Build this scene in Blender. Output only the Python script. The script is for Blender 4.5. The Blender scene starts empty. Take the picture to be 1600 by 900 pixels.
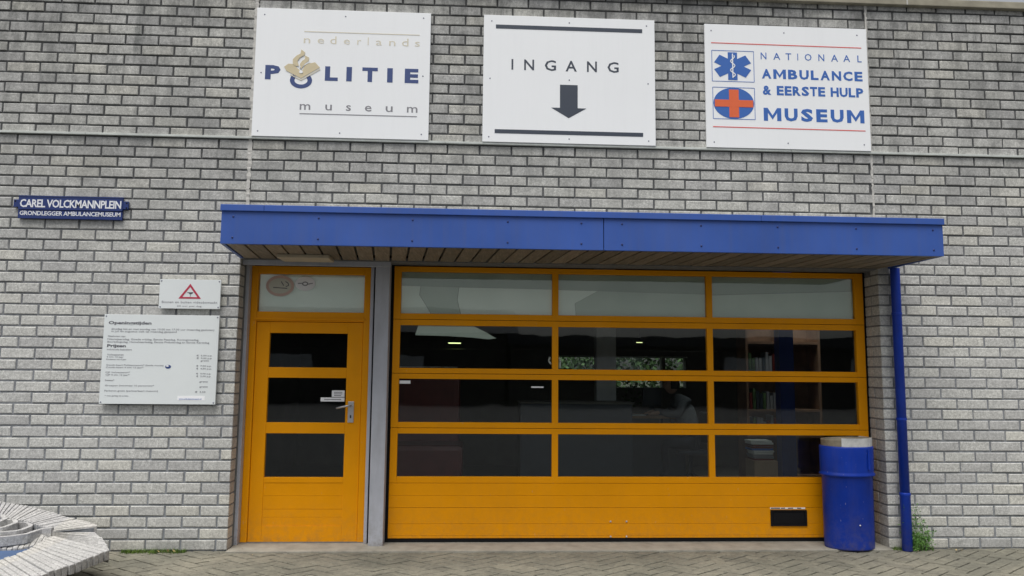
import bpy, bmesh, math, random
from mathutils import Vector, Matrix
rnd = random.Random(7)
R = math.radians
S = bpy.context.scene
C = S.collection

# ------------------------------------------------------------- camera, sky, sun, exposure
cd = bpy.data.cameras.new('camera'); cam = bpy.data.objects.new('camera', cd); C.objects.link(cam)
cam.location = (4.4422, -7.064, 1.6566); cam.rotation_euler = (1.6774, -0.0093, -0.053)
cd.sensor_width = 36.0; cd.lens = 36.0 * 1170 / 1600; cd.clip_start = 0.05; cd.clip_end = 1500
S.camera = cam
SUN_EL, SUN_AZ = R(70), R(205)          # azimuth seen from above, clockwise from +Y (the wall's normal points to -Y)
w = bpy.data.worlds.new('World'); S.world = w; w.use_nodes = True
nt = w.node_tree; bg = nt.nodes['Background']
sky = nt.nodes.new('ShaderNodeTexSky'); sky.sky_type = 'NISHITA'; sky.sun_disc = False
sky.sun_elevation = SUN_EL; sky.sun_rotation = SUN_AZ; sky.air_density = 1.0; sky.dust_density = 4.0; sky.ozone_density = 1.0
hs = nt.nodes.new('ShaderNodeHueSaturation'); hs.inputs['Saturation'].default_value = 0.28
nt.links.new(sky.outputs[0], hs.inputs['Color']); nt.links.new(hs.outputs[0], bg.inputs['Color'])
bg.inputs['Strength'].default_value = 0.10
ld = bpy.data.lights.new('sun', 'SUN'); ld.energy = 2.4; ld.angle = R(46); ld.color = (1, .97, .93)
sun = bpy.data.objects.new('sun', ld); C.objects.link(sun)
sd = Vector((math.sin(SUN_AZ) * math.cos(SUN_EL), math.cos(SUN_AZ) * math.cos(SUN_EL), math.sin(SUN_EL)))
sun.rotation_euler = sd.to_track_quat('Z', 'Y').to_euler(); sun.location = (0, -10, 20)
S.view_settings.view_transform = 'Standard'; S.view_settings.look = 'None'
S.view_settings.exposure = 0.46; S.view_settings.gamma = 1.0; S.view_settings.use_curve_mapping = False

# ------------------------------------------------------------- materials
def srgb(r, g, b):
    f = lambda c: (c / 255 / 12.92) if c / 255 <= .04045 else ((c / 255 + .055) / 1.055) ** 2.4
    return (f(r), f(g), f(b), 1)
class NT:
    def __init__(s, name):
        s.m = bpy.data.materials.new(name); s.m.use_nodes = True; s.t = s.m.node_tree
        s.p = s.t.nodes['Principled BSDF']; s.out = s.t.nodes['Material Output']
    def n(s, typ, **kw):
        o = s.t.nodes.new(typ)
        for k, v in kw.items():
            if k.startswith('i_'): o.inputs[k[2:].replace('_', ' ')].default_value = v
            else: setattr(o, k, v)
        return o
    def l(s, a, b): s.t.links.new(a, b)
    def math(s, op, a, b=None, c=None):
        o = s.n('ShaderNodeMath', operation=op)
        for i, v in enumerate((a, b, c)):
            if v is None: continue
            if hasattr(v, 'is_linked'): s.l(v, o.inputs[i])
            else: o.inputs[i].default_value = v
        return o.outputs[0]
    def mix(s, fac, a, b, blend='MIX'):
        o = s.n('ShaderNodeMix', data_type='RGBA', blend_type=blend)
        for i, v in ((0, fac), (6, a), (7, b)):
            if hasattr(v, 'is_linked'): s.l(v, o.inputs[i])
            else: o.inputs[i].default_value = v
        return o.outputs[2]
    def noise(s, scale, detail=3, rough=.55, vec=None, st=(1, 1, 1)):
        if vec is None: vec = s.n('ShaderNodeNewGeometry').outputs['Position']
        mp = s.n('ShaderNodeMapping'); mp.inputs['Scale'].default_value = st; s.l(vec, mp.inputs['Vector'])
        o = s.n('ShaderNodeTexNoise'); o.inputs['Scale'].default_value = scale; o.inputs['Detail'].default_value = detail
        o.inputs['Roughness'].default_value = rough; s.l(mp.outputs[0], o.inputs['Vector']); return o.outputs['Fac']
    def ramp(s, fac, pts):
        o = s.n('ShaderNodeValToRGB'); e = o.color_ramp.elements
        while len(e) < len(pts): e.new(0.5)
        for i, (p, c) in enumerate(pts):
            e[i].position = p; e[i].color = c if len(c) == 4 else (*c, 1)
        s.l(fac, o.inputs[0]); return o.outputs[0]
    def bump(s, h, dist=.002, strength=.5):
        o = s.n('ShaderNodeBump'); o.inputs['Distance'].default_value = dist; o.inputs['Strength'].default_value = strength
        s.l(h, o.inputs['Height']); s.l(o.outputs[0], s.p.inputs['Normal'])
G = lambda v: (v, v, v, 1)
def simple(name, col, rough=.6, var=.12, scale=6, metal=0, bump=0, spec=.5, dirt=0, splash=0, streak=0, scratch=0):
    t = NT(name)
    a = tuple(c * (1 - var) for c in col[:3]) + (1,); b = tuple(min(1, c * (1 + var)) for c in col[:3]) + (1,)
    f = t.noise(scale, 4, .6)
    c = t.ramp(f, [(.3, a), (.7, b)])
    if dirt:
        d = t.noise(2.2, 5, .65, st=(3, 3, .6))
        m = t.ramp(d, [(.5, G(0)), (.75, G(dirt))])
        c = t.mix(m, c, (.10, .09, .07, 1))
    if streak:
        k = t.ramp(t.noise(3.0, 5, .7, st=(6, 6, .25)), [(.45, G(0)), (.75, G(streak))])
        c = t.mix(k, c, tuple(min(1, q * .55 + .05) for q in col[:3]) + (1,))
        k = t.ramp(t.noise(1.1, 3, .6), [(.35, G(0)), (.7, G(streak))])
        c = t.mix(k, c, tuple(min(1, q * 1.25 + .02) for q in col[:3]) + (1,))
    if splash:
        sp = t.n('ShaderNodeSeparateXYZ'); t.l(t.n('ShaderNodeNewGeometry').outputs['Position'], sp.inputs[0])
        h = t.ramp(sp.outputs[2], [(0, G(1)), (.10, G(.45)), (.45, G(0))])
        k = t.math('MULTIPLY', h, t.ramp(t.noise(16, 5, .75), [(.42, G(.05)), (.68, G(splash))]))
        c = t.mix(k, c, (.16, .13, .09, 1))
    if scratch:
        k = t.ramp(t.noise(26, 3, .6, st=(1.6, 1.6, .5)), [(.70, G(0)), (.74, G(scratch))])
        c = t.mix(k, c, (.45, .45, .48, 1))
        rg = t.ramp(t.noise(5, 4, .6), [(.3, G(max(.05, rough - .14))), (.7, G(min(1, rough + .14)))]); t.l(rg, t.p.inputs['Roughness'])
    t.l(c, t.p.inputs['Base Color'])
    t.p.inputs['Roughness'].default_value = rough; t.p.inputs['Metallic'].default_value = metal
    t.p.inputs['Specular IOR Level'].default_value = spec
    if bump: t.bump(t.noise(scale * 12, 3), .001, bump)
    return t.m

def brick_material(name, light, dark, weather=True):
    t = NT(name)
    pos = t.n('ShaderNodeNewGeometry').outputs['Position']
    sep = t.n('ShaderNodeSeparateXYZ'); t.l(pos, sep.inputs[0])
    X, Y, Z = sep.outputs
    row = t.math('FLOOR', t.math('DIVIDE', Z, .1))
    odd = t.math('MODULO', t.math('ADD', row, 100), 2)
    col = t.math('FLOOR', t.math('ADD', t.math('DIVIDE', X, .3092), t.math('MULTIPLY', odd, .5)))
    cmb = t.n('ShaderNodeCombineXYZ'); t.l(row, cmb.inputs[0]); t.l(col, cmb.inputs[1])
    wn = t.n('ShaderNodeTexWhiteNoise', noise_dimensions='3D'); t.l(cmb.outputs[0], wn.inputs['Vector'])
    grain = t.noise(95, 3, .7)
    speck = t.n('ShaderNodeTexVoronoi'); speck.inputs['Scale'].default_value = 150; t.l(pos, speck.inputs['Vector'])
    blot = t.noise(9, 4, .6)
    c = t.mix(t.ramp(grain, [(.33, G(0)), (.68, G(1))]), dark, light)
    c = t.mix(t.ramp(speck.outputs['Distance'], [(.0, G(.5)), (.30, G(0))]), c, (.66, .655, .62, 1))
    g2 = t.noise(38, 2, .5); c = t.mix(1.0, c, t.ramp(g2, [(.36, G(.86)), (.62, G(1.10))]), 'MULTIPLY')
    tone = t.ramp(wn.outputs['Value'], [(0, (.84, .84, .86)), (.25, (.95, .95, .96)), (.8, (1.02, 1.02, 1.01)), (1, (1.10, 1.08, 1.03))])
    c = t.mix(1.0, c, tone, 'MULTIPLY')
    c = t.mix(1.0, c, t.ramp(blot, [(.3, (.90, .90, .90)), (.7, (1.06, 1.06, 1.05))]), 'MULTIPLY')
    if weather:
        # rain streaks and soot, heavier on the parapet and the band below the flashing
        st = t.noise(3.4, 6, .72, st=(2.0, 1, .7)); st2 = t.noise(.8, 5, .6, st=(1, 1, .9))
        ph = t.ramp(t.math('DIVIDE', Z, 5.6), [(.0, G(.55)), (.035, G(.10)), (.35, G(.0)), (.48, G(.20)), (.60, G(.50)), (.70, G(.62)), (1.0, G(1.0))])
        f = t.ramp(t.math('ADD', t.math('MULTIPLY', st, .7), t.math('MULTIPLY', st2, .4)), [(.43, G(.10)), (.53, G(.48)), (.63, G(1))])
        c = t.mix(t.math('MULTIPLY', ph, t.math('MULTIPLY', f, .78)), c, (.105, .108, .105, 1))
        run = t.ramp(t.noise(1.0, 4, .7, st=(7, 1, .35)), [(.60, G(0)), (.72, G(1))])
        c = t.mix(t.math('MULTIPLY', t.math('MULTIPLY', run, ph), .65), c, (.05, .062, .062, 1))
    t.l(c, t.p.inputs['Base Color']); t.p.inputs['Roughness'].default_value = .92; t.p.inputs['Specular IOR Level'].default_value = .2
    t.bump(t.math('ADD', grain, t.math('MULTIPLY', blot, .6)), .004, .5)
    return t.m

M = {}
M['brick'] = brick_material('pale grey facing brick', (.68, .68, .65, 1), (.40, .40, .38, 1))
def mortar_mat():
    t = NT('grey mortar')
    pos = t.n('ShaderNodeNewGeometry').outputs['Position']; sep = t.n('ShaderNodeSeparateXYZ'); t.l(pos, sep.inputs[0])
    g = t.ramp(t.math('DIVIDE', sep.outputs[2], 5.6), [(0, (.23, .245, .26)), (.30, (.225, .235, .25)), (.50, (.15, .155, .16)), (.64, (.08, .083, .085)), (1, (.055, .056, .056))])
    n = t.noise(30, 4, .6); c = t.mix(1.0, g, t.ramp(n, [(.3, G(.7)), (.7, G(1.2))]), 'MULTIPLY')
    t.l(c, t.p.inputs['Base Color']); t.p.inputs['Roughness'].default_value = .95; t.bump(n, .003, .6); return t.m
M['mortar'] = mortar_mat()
M['orange'] = simple('orange yellow door paint', (.80, .315, .0004, 1), .5, .05, 2.2, spec=.15, bump=.05, dirt=.05, splash=.45, scratch=.15)
M['blue'] = simple('blue fascia paint', (.032, .090, .35, 1), .45, .12, 1.6, spec=.35, dirt=.12, streak=.45)
M['blue_bin'] = simple('deep blue bin paint', (.003, .034, .33, 1), .42, .14, 5, spec=.25, dirt=.2, streak=.12, scratch=.5, splash=.6)
M['blue_pipe'] = simple('deep blue downpipe paint', (.004, .036, .34, 1), .45, .12, 6, spec=.25, dirt=.2, streak=.4, splash=.5)
M['grey'] = simple('light grey frame paint', (.43, .445, .49, 1), .5, .07, 5, dirt=.25, streak=.2, splash=.8)
M['darkgrey'] = simple('dark grey sealing strip', (.16, .165, .16, 1), .8, .2, 14)
M['black'] = simple('black rubber', (.010, .010, .011, 1), .8, spec=.12)
M['white'] = simple('white sign enamel', (.86, .88, .89, 1), .35, .012, 1, streak=.05)
M['white2'] = simple('white board plastic', (.72, .76, .76, 1), .4, .02, 3)
M['navy'] = simple('navy sign enamel', (.013, .032, .15, 1), .3, .1, 5)
M['slate'] = simple('slate print', (.040, .052, .075, 1), .5, .03)
M['ink'] = simple('dark grey print', (.085, .085, .10, 1), .5, .05)
M['inkgrey'] = simple('mid grey print', (.22, .22, .24, 1), .5, .05)
M['inkpale'] = simple('pale grey print', (.52, .52, .53, 1), .5, .03)
M['polblue'] = simple('dusty navy print', (.035, .065, .20, 1), .5, .03)
M['gold'] = simple('gold beige print', (.60, .52, .34, 1), .5, .04)
M['goldpale'] = simple('pale gold print', (.66, .62, .50, 1), .5, .04)
M['ambblue'] = simple('mid blue print', (.035, .13, .44, 1), .5, .03)
M['red'] = simple('red print', (.68, .10, .09, 1), .5, .03)
M['orangered'] = simple('orange red print', (.72, .13, .04, 1), .5, .03)
M['triangle'] = simple('crimson print', (.45, .03, .07, 1), .5, .03)
M['letter_white'] = simple('white relief letters', (.75, .77, .80, 1), .4, .02)
M['steel'] = simple('brushed steel', (.62, .62, .63, 1), .32, .06, 20, metal=.8)
M['liner'] = simple('worn aluminium liner', (.78, .78, .76, 1), .45, .18, 14, metal=.5, dirt=.3)
M['liner_rust'] = simple('stained liner metal', (.30, .26, .19, 1), .6, .3, 9, metal=.2, dirt=.6)
M['screw'] = simple('dull screw metal', (.20, .21, .26, 1), .5, .1)
M['screw_blue'] = simple('blue screw cap', (.012, .025, .13, 1), .5, .1)
M['flash'] = simple('weathered zinc flashing', (.52, .55, .52, 1), .6, .12, 10, dirt=.2)
M['sealant'] = simple('white sealant', (.50, .49, .46, 1), .8, .1, 30, bump=.8)
M['coping'] = simple('weathered concrete coping', (.30, .28, .215, 1), .9, .22, 6, bump=.5)
M['concrete'] = simple('worn concrete threshold', (.30, .285, .24, 1), .9, .16, 7, bump=.5, dirt=.35)
M['sculpt'] = brick_material('white washed sculpture brick', (.52, .515, .505, 1), (.30, .295, .29, 1), weather=False)
M['poolblue'] = simple('flat blue painted basin', (.055, .10, .20, 1), .7, .12, 8)
M['lampbox'] = simple('ivory lamp housing', (.50, .44, .33, 1), .5, .05)
M['sticker'] = simple('white sticker', (.88, .89, .90, 1), .5, .04)
M['sticker_pink'] = simple('faded red sticker ink', (.58, .42, .36, 1), .6, .06)
M['sticker_cream'] = simple('cream sticker', (.56, .56, .47, 1), .6, .04)
def film(name, c0, c1):
    t = NT(name); f = t.noise(2.0, 4, .55)
    t.l(t.ramp(f, [(.3, c0), (.7, c1)]), t.p.inputs['Base Color']); t.p.inputs['Roughness'].default_value = .35; return t.m
M['film'] = film('milky white film with sky reflection', (.74, .81, .76, 1), (.85, .90, .86, 1))  # film tone brightened by the sky reflection painted into it
M['film_canopy_reflection'] = film('grey green film with canopy reflection', (.30, .36, .31, 1), (.37, .43, .38, 1))  # darker copy of the film, the canopy's reflection painted in
M['film_mid_reflection'] = film('milky film with painted reflections', (.46, .53, .48, 1), (.55, .61, .56, 1))  # tree and sky reflections painted as a mid tone
def glass_mat():
    t = NT('window glass'); t.t.nodes.remove(t.p)
    fr = t.n('ShaderNodeFresnel'); fr.inputs['IOR'].default_value = 1.8
    g = t.n('ShaderNodeBsdfGlossy'); g.inputs['Roughness'].default_value = .015; g.inputs['Color'].default_value = (.9, .95, .95, 1)
    tr = t.n('ShaderNodeBsdfTransparent'); tr.inputs['Color'].default_value = (.90, .95, .92, 1)
    b = t.n('ShaderNodeBump'); b.inputs['Distance'].default_value = .01; b.inputs['Strength'].default_value = .12
    t.l(t.noise(1.6, 2), b.inputs['Height']); t.l(b.outputs[0], g.inputs['Normal'])
    ge = t.n('ShaderNodeNewGeometry'); fc = t.math('MULTIPLY', fr.outputs[0], t.math('SUBTRACT', 1.0, ge.outputs['Backfacing']))
    t.l(t.mix(ge.outputs['Backfacing'], (.90, .95, .92, 1), (1, 1, 1, 1)), tr.inputs['Color'])
    mx = t.n('ShaderNodeMixShader'); t.l(fc, mx.inputs[0]); t.l(tr.outputs[0], mx.inputs[1]); t.l(g.outputs[0], mx.inputs[2])
    t.l(mx.outputs[0], t.out.inputs['Surface']); return t.m
M['glass'] = glass_mat()
def wood_mat():
    t = NT('weathered brown soffit timber'); pos = t.n('ShaderNodeNewGeometry').outputs['Position']
    oi = t.n('ShaderNodeObjectInfo')
    g = t.noise(7, 5, .7, st=(9, .8, 9)); c = t.ramp(g, [(.25, (.13, .11, .085)), (.55, (.24, .205, .155)), (.8, (.38, .335, .265))])
    c = t.mix(1.0, c, t.ramp(oi.outputs['Random'], [(0, (.7, .7, .68)), (1, (1.15, 1.12, 1.1))]), 'MULTIPLY')
    t.l(c, t.p.inputs['Base Color']); t.p.inputs['Roughness'].default_value = .8; t.bump(g, .002, .5); return t.m
M['wood'] = wood_mat()
def paver_mat(sheet=False):
    t = NT('paving ground' if sheet else 'grey brown paving brick'); pos = t.n('ShaderNodeNewGeometry').outputs['Position']
    n = t.noise(24, 5, .65); n2 = t.noise(1.3, 4, .6); gr = t.noise(160, 2, .6)
    c = t.ramp(n, [(.3, (.135, .13, .105)), (.55, (.185, .178, .145)), (.8, (.24, .232, .19))])
    c = t.mix(1.0, c, t.ramp(n2, [(.35, (.80, .81, .78)), (.65, (1.12, 1.10, 1.06))]), 'MULTIPLY')
    c = t.mix(1.0, c, t.ramp(gr, [(.3, G(.82)), (.7, G(1.15))]), 'MULTIPLY')
    if not sheet:
        wn = t.n('ShaderNodeObjectInfo')
        vo = t.n('ShaderNodeTexVoronoi'); vo.inputs['Scale'].default_value = 5; t.l(pos, vo.inputs['Vector'])
        sp = t.n('ShaderNodeSeparateColor'); t.l(vo.outputs['Color'], sp.inputs[0])
        c = t.mix(1.0, c, t.ramp(sp.outputs[0], [(0, (.84, .84, .84)), (1, (1.12, 1.11, 1.09))]), 'MULTIPLY')
    else:
        m = t.ramp(t.noise(3.5, 5, .7), [(.35, (.02, .02, .017)), (.52, (.035, .04, .022)), (.7, (.05, .048, .036))])
        br = t.n('ShaderNodeTexBrick'); br.inputs['Scale'].default_value = 3.7; br.inputs['Mortar Size'].default_value = .02
        br.inputs['Color1'].default_value = (.24, .22, .18, 1); br.inputs['Color2'].default_value = (.31, .29, .24, 1); br.inputs['Mortar'].default_value = (.07, .07, .055, 1)
        mp = t.n('ShaderNodeMapping'); mp.inputs['Rotation'].default_value = (0, 0, R(45)); t.l(pos, mp.inputs[0]); t.l(mp.outputs[0], br.inputs['Vector'])
        sep = t.n('ShaderNodeSeparateXYZ'); t.l(pos, sep.inputs[0])
        near = t.math('GREATER_THAN', sep.outputs[1], -2.55)
        asph = t.ramp(gr, [(.3, (.035, .035, .036)), (.7, (.075, .075, .074))])
        c = t.mix(near, asph, m)
    t.l(c, t.p.inputs['Base Color']); t.p.inputs['Roughness'].default_value = .9; t.bump(n, .004, .7); return t.m
M['paver'] = paver_mat(); M['ground'] = paver_mat(True)
def leaf_mat(name, a, b):
    t = NT(name); t.l(t.ramp(t.noise(14, 3), [(.3, a), (.7, b)]), t.p.inputs['Base Color']); t.p.inputs['Roughness'].default_value = .6
    t.p.inputs['Specular IOR Level'].default_value = .15; return t.m
M['leaf'] = leaf_mat('weed leaf', (.06, .15, .035, 1), (.17, .33, .08, 1))
M['grass'] = leaf_mat('grass blade', (.05, .10, .015, 1), (.13, .20, .035, 1))
M['hedge'] = leaf_mat('hedge foliage', (.012, .020, .010, 1), (.028, .045, .020, 1))
M['garden'] = leaf_mat('garden foliage', (.035, .07, .028, 1), (.09, .15, .065, 1))
M['dryleaf'] = simple('dry leaf', (.40, .30, .14, 1), .8)
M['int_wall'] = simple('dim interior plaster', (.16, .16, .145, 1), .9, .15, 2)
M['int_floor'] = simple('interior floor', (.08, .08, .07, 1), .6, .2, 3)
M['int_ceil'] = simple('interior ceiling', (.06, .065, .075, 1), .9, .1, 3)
M['int_wood'] = simple('brown shelf board', (.20, .115, .075, 1), .7, .2, 6)
M['cardboard'] = simple('cardboard', (.36, .26, .17, 1), .9, .1, 6)
M['int_grey'] = simple('grey painted column', (.5, .52, .53, 1), .7, .1)
M['int_red'] = simple('plain dark red', (.13, .016, .014, 1), .4, .15)
M['jumper'] = simple('grey jumper', (.17, .19, .21, 1), .9, .1, 20)
M['skin'] = simple('skin', (.50, .32, .24, 1), .6, .05)
M['hair'] = simple('dark hair', (.03, .025, .02, 1), .7, .2)
M['trousers'] = simple('dark trousers', (.03, .035, .05, 1), .9, .1)
M['screen'] = simple('monitor plastic', (.03, .04, .055, 1), .4, .1)
M['paper'] = simple('paper', (.7, .72, .7, 1), .8, .05)
def emit(name, col, s):
    t = NT(name); t.p.inputs['Emission Color'].default_value = col; t.p.inputs['Emission Strength'].default_value = s; t.p.inputs['Base Color'].default_value = col; return t.m
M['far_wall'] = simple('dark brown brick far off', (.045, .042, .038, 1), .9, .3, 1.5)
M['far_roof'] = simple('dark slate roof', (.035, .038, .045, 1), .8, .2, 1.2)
M['lamp'] = emit('lit ceiling lamp', (.90, 1, .45, 1), 1.3)

# ------------------------------------------------------------- helpers
def link(name, mesh, parent=None, mat=None):
    o = bpy.data.objects.new(name, mesh); C.objects.link(o)
    if parent: o.parent = parent
    if mat is not None and mesh is not None and not mesh.materials: mesh.materials.append(M[mat] if isinstance(mat, str) else mat)
    return o
def tag(o, label=None, cat=None, group=None, kind=None):
    if label: o['label'] = label
    if cat: o['category'] = cat
    if group: o['group'] = group
    if kind: o['kind'] = kind
    return o
def empty(name, loc=(0, 0, 0)):
    o = bpy.data.objects.new(name, None); C.objects.link(o); o.location = loc; o.empty_display_size = .1; return o
def box(bm, x0, x1, y0, y1, z0, z1):
    v = [bm.verts.new(p) for p in ((x0, y0, z0), (x1, y0, z0), (x1, y1, z0), (x0, y1, z0), (x0, y0, z1), (x1, y0, z1), (x1, y1, z1), (x0, y1, z1))]
    for f in ((0, 3, 2, 1), (4, 5, 6, 7), (0, 1, 5, 4), (1, 2, 6, 5), (2, 3, 7, 6), (3, 0, 4, 7)): bm.faces.new([v[i] for i in f])
    return v
def fin(bm, name, mat, parent=None, bevel=0, smooth=False, origin=None):
    me = bpy.data.meshes.new(name)
    if bevel: bmesh.ops.bevel(bm, geom=list(bm.edges), offset=bevel, segments=2, profile=.6, affect='EDGES')
    if origin is not None: bmesh.ops.translate(bm, verts=bm.verts, vec=-Vector(origin))
    bm.normal_update(); bm.to_mesh(me); bm.free()
    if smooth:
        for p in me.polygons: p.use_smooth = True
    o = link(name, me, parent, mat)
    if origin is not None: o.location = origin
    return o
def bx(name, mat, parent, x0, x1, y0, y1, z0, z1, bevel=0):
    bm = bmesh.new(); box(bm, x0, x1, y0, y1, z0, z1); return fin(bm, name, mat, parent, bevel)
def prism(bm, pts, y0, y1):
    """outline pts (x, z) on a wall-parallel plane, front at y0, back at y1"""
    a = [bm.verts.new((x, y0, z)) for x, z in pts]; b = [bm.verts.new((x, y1, z)) for x, z in pts]
    bm.faces.new(a); bm.faces.new(b[::-1]); n = len(pts)
    for i in range(n): bm.faces.new((a[i], b[i], b[(i + 1) % n], a[(i + 1) % n]))
def poly(name, mat, parent, pts, y, t=.0015):
    bm = bmesh.new(); prism(bm, pts, y - t, y); bmesh.ops.recalc_face_normals(bm, faces=bm.faces); return fin(bm, name, mat, parent)
def ring(name, mat, parent, cx, cz, rx, rz, irx, irz, y, a0=0, a1=360, n=40, t=.0015):
    bm = bmesh.new(); full = abs(a1 - a0) >= 360; k = n if full else n + 1
    P = []
    for i in range(k):
        a = R(a0 + (a1 - a0) * i / n); c, s = math.cos(a), math.sin(a)
        P.append([bm.verts.new((cx + q[0] * c, yy, cz + q[1] * s)) for yy in (y - t, y) for q in ((rx, rz), (irx, irz))])
    for i in range(k if full else k - 1):
        A, B = P[i], P[(i + 1) % k]
        for u, v in ((0, 1), (1, 3), (3, 2), (2, 0)): bm.faces.new((A[u], A[v], B[v], B[u]))
    bmesh.ops.recalc_face_normals(bm, faces=bm.faces); return fin(bm, name, mat, parent)
def disc(name, mat, parent, cx, cz, rx, rz, y, t=.0015, n=36):
    return poly(name, mat, parent, [(cx + rx * math.cos(2 * math.pi * i / n), cz + rz * math.sin(2 * math.pi * i / n)) for i in range(n)], y, t)
def strokes(name, mat, parent, segs, wd, y, t=.0015):
    bm = bmesh.new()
    for (a, b) in segs:
        a, b = Vector(a), Vector(b); d = (b - a).normalized(); p = Vector((-d.y, d.x)) * wd / 2
        prism(bm, [tuple(a - p), tuple(b - p), tuple(b + p), tuple(a + p)], y - t, y)
    bmesh.ops.recalc_face_normals(bm, faces=bm.faces); return fin(bm, name, mat, parent)
def tube(bm, pts, r, n=8):
    rings = []
    for i, p in enumerate(pts):
        p = Vector(p); d = (Vector(pts[min(i + 1, len(pts) - 1)]) - Vector(pts[max(i - 1, 0)])).normalized()
        u = d.orthogonal().normalized(); v = d.cross(u); rr = r[i] if isinstance(r, (list, tuple)) else r
        rings.append([bm.verts.new(p + (u * math.cos(2 * math.pi * k / n) + v * math.sin(2 * math.pi * k / n)) * rr) for k in range(n)])
    for A, B in zip(rings, rings[1:]):
        for k in range(n): bm.faces.new((A[k], A[(k + 1) % n], B[(k + 1) % n], B[k]))
    bm.faces.new(rings[0][::-1]); bm.faces.new(rings[-1])
def lathe(bm, prof, sx=1, sy=1, n=40, cap=True):
    rings = [[bm.verts.new((r * sx * math.cos(2 * math.pi * k / n), r * sy * math.sin(2 * math.pi * k / n), z)) for k in range(n)] for r, z in prof]
    for A, B in zip(rings, rings[1:]):
        for k in range(n): bm.faces.new((A[k], A[(k + 1) % n], B[(k + 1) % n], B[k]))
    if cap: bm.faces.new(rings[0][::-1])
DG = None
def text(name, mat, parent, s, x0, x1, z0, z1, y, bold=0.0, space=1.0, t=.0012, shear=0):
    """lettering fitted to the rectangle x0..x1, z0..z1 (z0 = lowest ink, z1 = highest ink), standing t in front of y"""
    cu = bpy.data.curves.new('lettering', 'FONT'); cu.body = s; cu.size = 1; cu.space_character = space
    cu.offset = bold; cu.resolution_u = 2; cu.extrude = .01; cu.shear = shear
    ob = bpy.data.objects.new('tmp', cu); C.objects.link(ob)
    dg = bpy.context.evaluated_depsgraph_get(); me = bpy.data.meshes.new_from_object(ob.evaluated_get(dg))
    bpy.data.objects.remove(ob); bpy.data.curves.remove(cu)
    xs = [v.co.x for v in me.vertices]; ys = [v.co.y for v in me.vertices]
    a, b, c, d = min(xs), max(xs), min(ys), max(ys)
    for v in me.vertices:
        px, py, pz = v.co
        v.co = (x0 + (px - a) / (b - a) * (x1 - x0), y - t * (.5 + pz / .02), z0 + (py - c) / (d - c) * (z1 - z0))
    me.name = name; me.materials.clear(); me.update()
    return link(name, me, parent, mat)

# ------------------------------------------------------------- ground and paving
g = bmesh.new()
v = [g.verts.new(p) for p in ((-300, -300, -.027), (300, -300, -.027), (300, 300, -.027), (-300, 300, -.027))]; g.faces.new(v)
tag(fin(g, 'ground', 'ground'), kind='structure')
pav = bx('pavement', 'ground', None, -2.2, 11.9, -2.5, .25, -.026, -.0195); tag(pav, kind='structure')
SX = 4 / 3
def paver_mesh(hor):
    bm = bmesh.new(); u = .1; L = (2 * u, u) if hor else (u, 2 * u); gp = .0055
    c45, s45 = math.cos(R(45)), math.sin(R(45)); top = []; bot = []; mid = []
    for (dx, dy) in ((0, 0), (1, 0), (1, 1), (0, 1)):
        def q(ins):
            x = (ins if dx == 0 else L[0] - ins) - L[0] / 2; y = (ins if dy == 0 else L[1] - ins) - L[1] / 2
            return (x * c45 - y * s45) * SX, x * s45 + y * c45
        top.append(bm.verts.new((*q(gp + .004), .0))); mid.append(bm.verts.new((*q(gp), -.003))); bot.append(bm.verts.new((*q(gp), -.0200)))
    bm.faces.new(top)
    for A, B in ((top, mid), (mid, bot)):
        for i in range(4): bm.faces.new((A[(i + 1) % 4], A[i], B[i], B[(i + 1) % 4]))
    bmesh.ops.recalc_face_normals(bm, faces=bm.faces); me = bpy.data.meshes.new('paving_brick'); bm.to_mesh(me); bm.free(); me.materials.append(M['paver']); return me
PM = {True: paver_mesh(True), False: paver_mesh(False)}
places = []
for i in range(-150, 150):
    for j in range(-150, 150):
        k = (i - j) % 4
        if k == 0: c = (i + 1, j + .5, True)
        elif k == 2: c = (i + .5, j, False)
        else: continue
        x, y = c[0] * .1, c[1] * .1
        X = (x - y) * math.sqrt(.5) * SX + 4.5; Y = (x + y) * math.sqrt(.5) - 1.2
        if -2 < X < 11.7 and -2.4 < Y < .04: places.append((X, Y, c[2]))
def shown(p):
    X, Y, _ = p; d = Y + 7.064
    return abs((X - 4.44) / d - .05) < .69 and Y > -.98
near = sorted([p for p in places if shown(p)], key=lambda p: -p[1] * -1)[:300]
nearset = set(near)
for X, Y, h in near:
    o = link('paving_brick', PM[h], pav); o.location = (X, Y, rnd.uniform(-.0035, .001)); o.rotation_euler = (rnd.gauss(0, .006), rnd.gauss(0, .006), rnd.gauss(0, .01))
bm = bmesh.new()
for p in places:
    if p in nearset: continue
    X, Y, h = p; n0 = len(bm.verts); bm.from_mesh(PM[h]); bm.verts.ensure_lookup_table()
    mt = Matrix.Translation((X, Y, rnd.uniform(-.0035, .001))) @ Matrix.Rotation(rnd.gauss(0, .01), 4, 'Z')
    for vv in bm.verts[n0:]: vv.co = mt @ vv.co
tag(fin(bm, 'paving_bricks', 'paver', pav), kind='stuff')
th = bx('threshold_slab', 'concrete', pav, 2.275, 8.385, -.075, .30, -.019, .012, bevel=.004)

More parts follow.
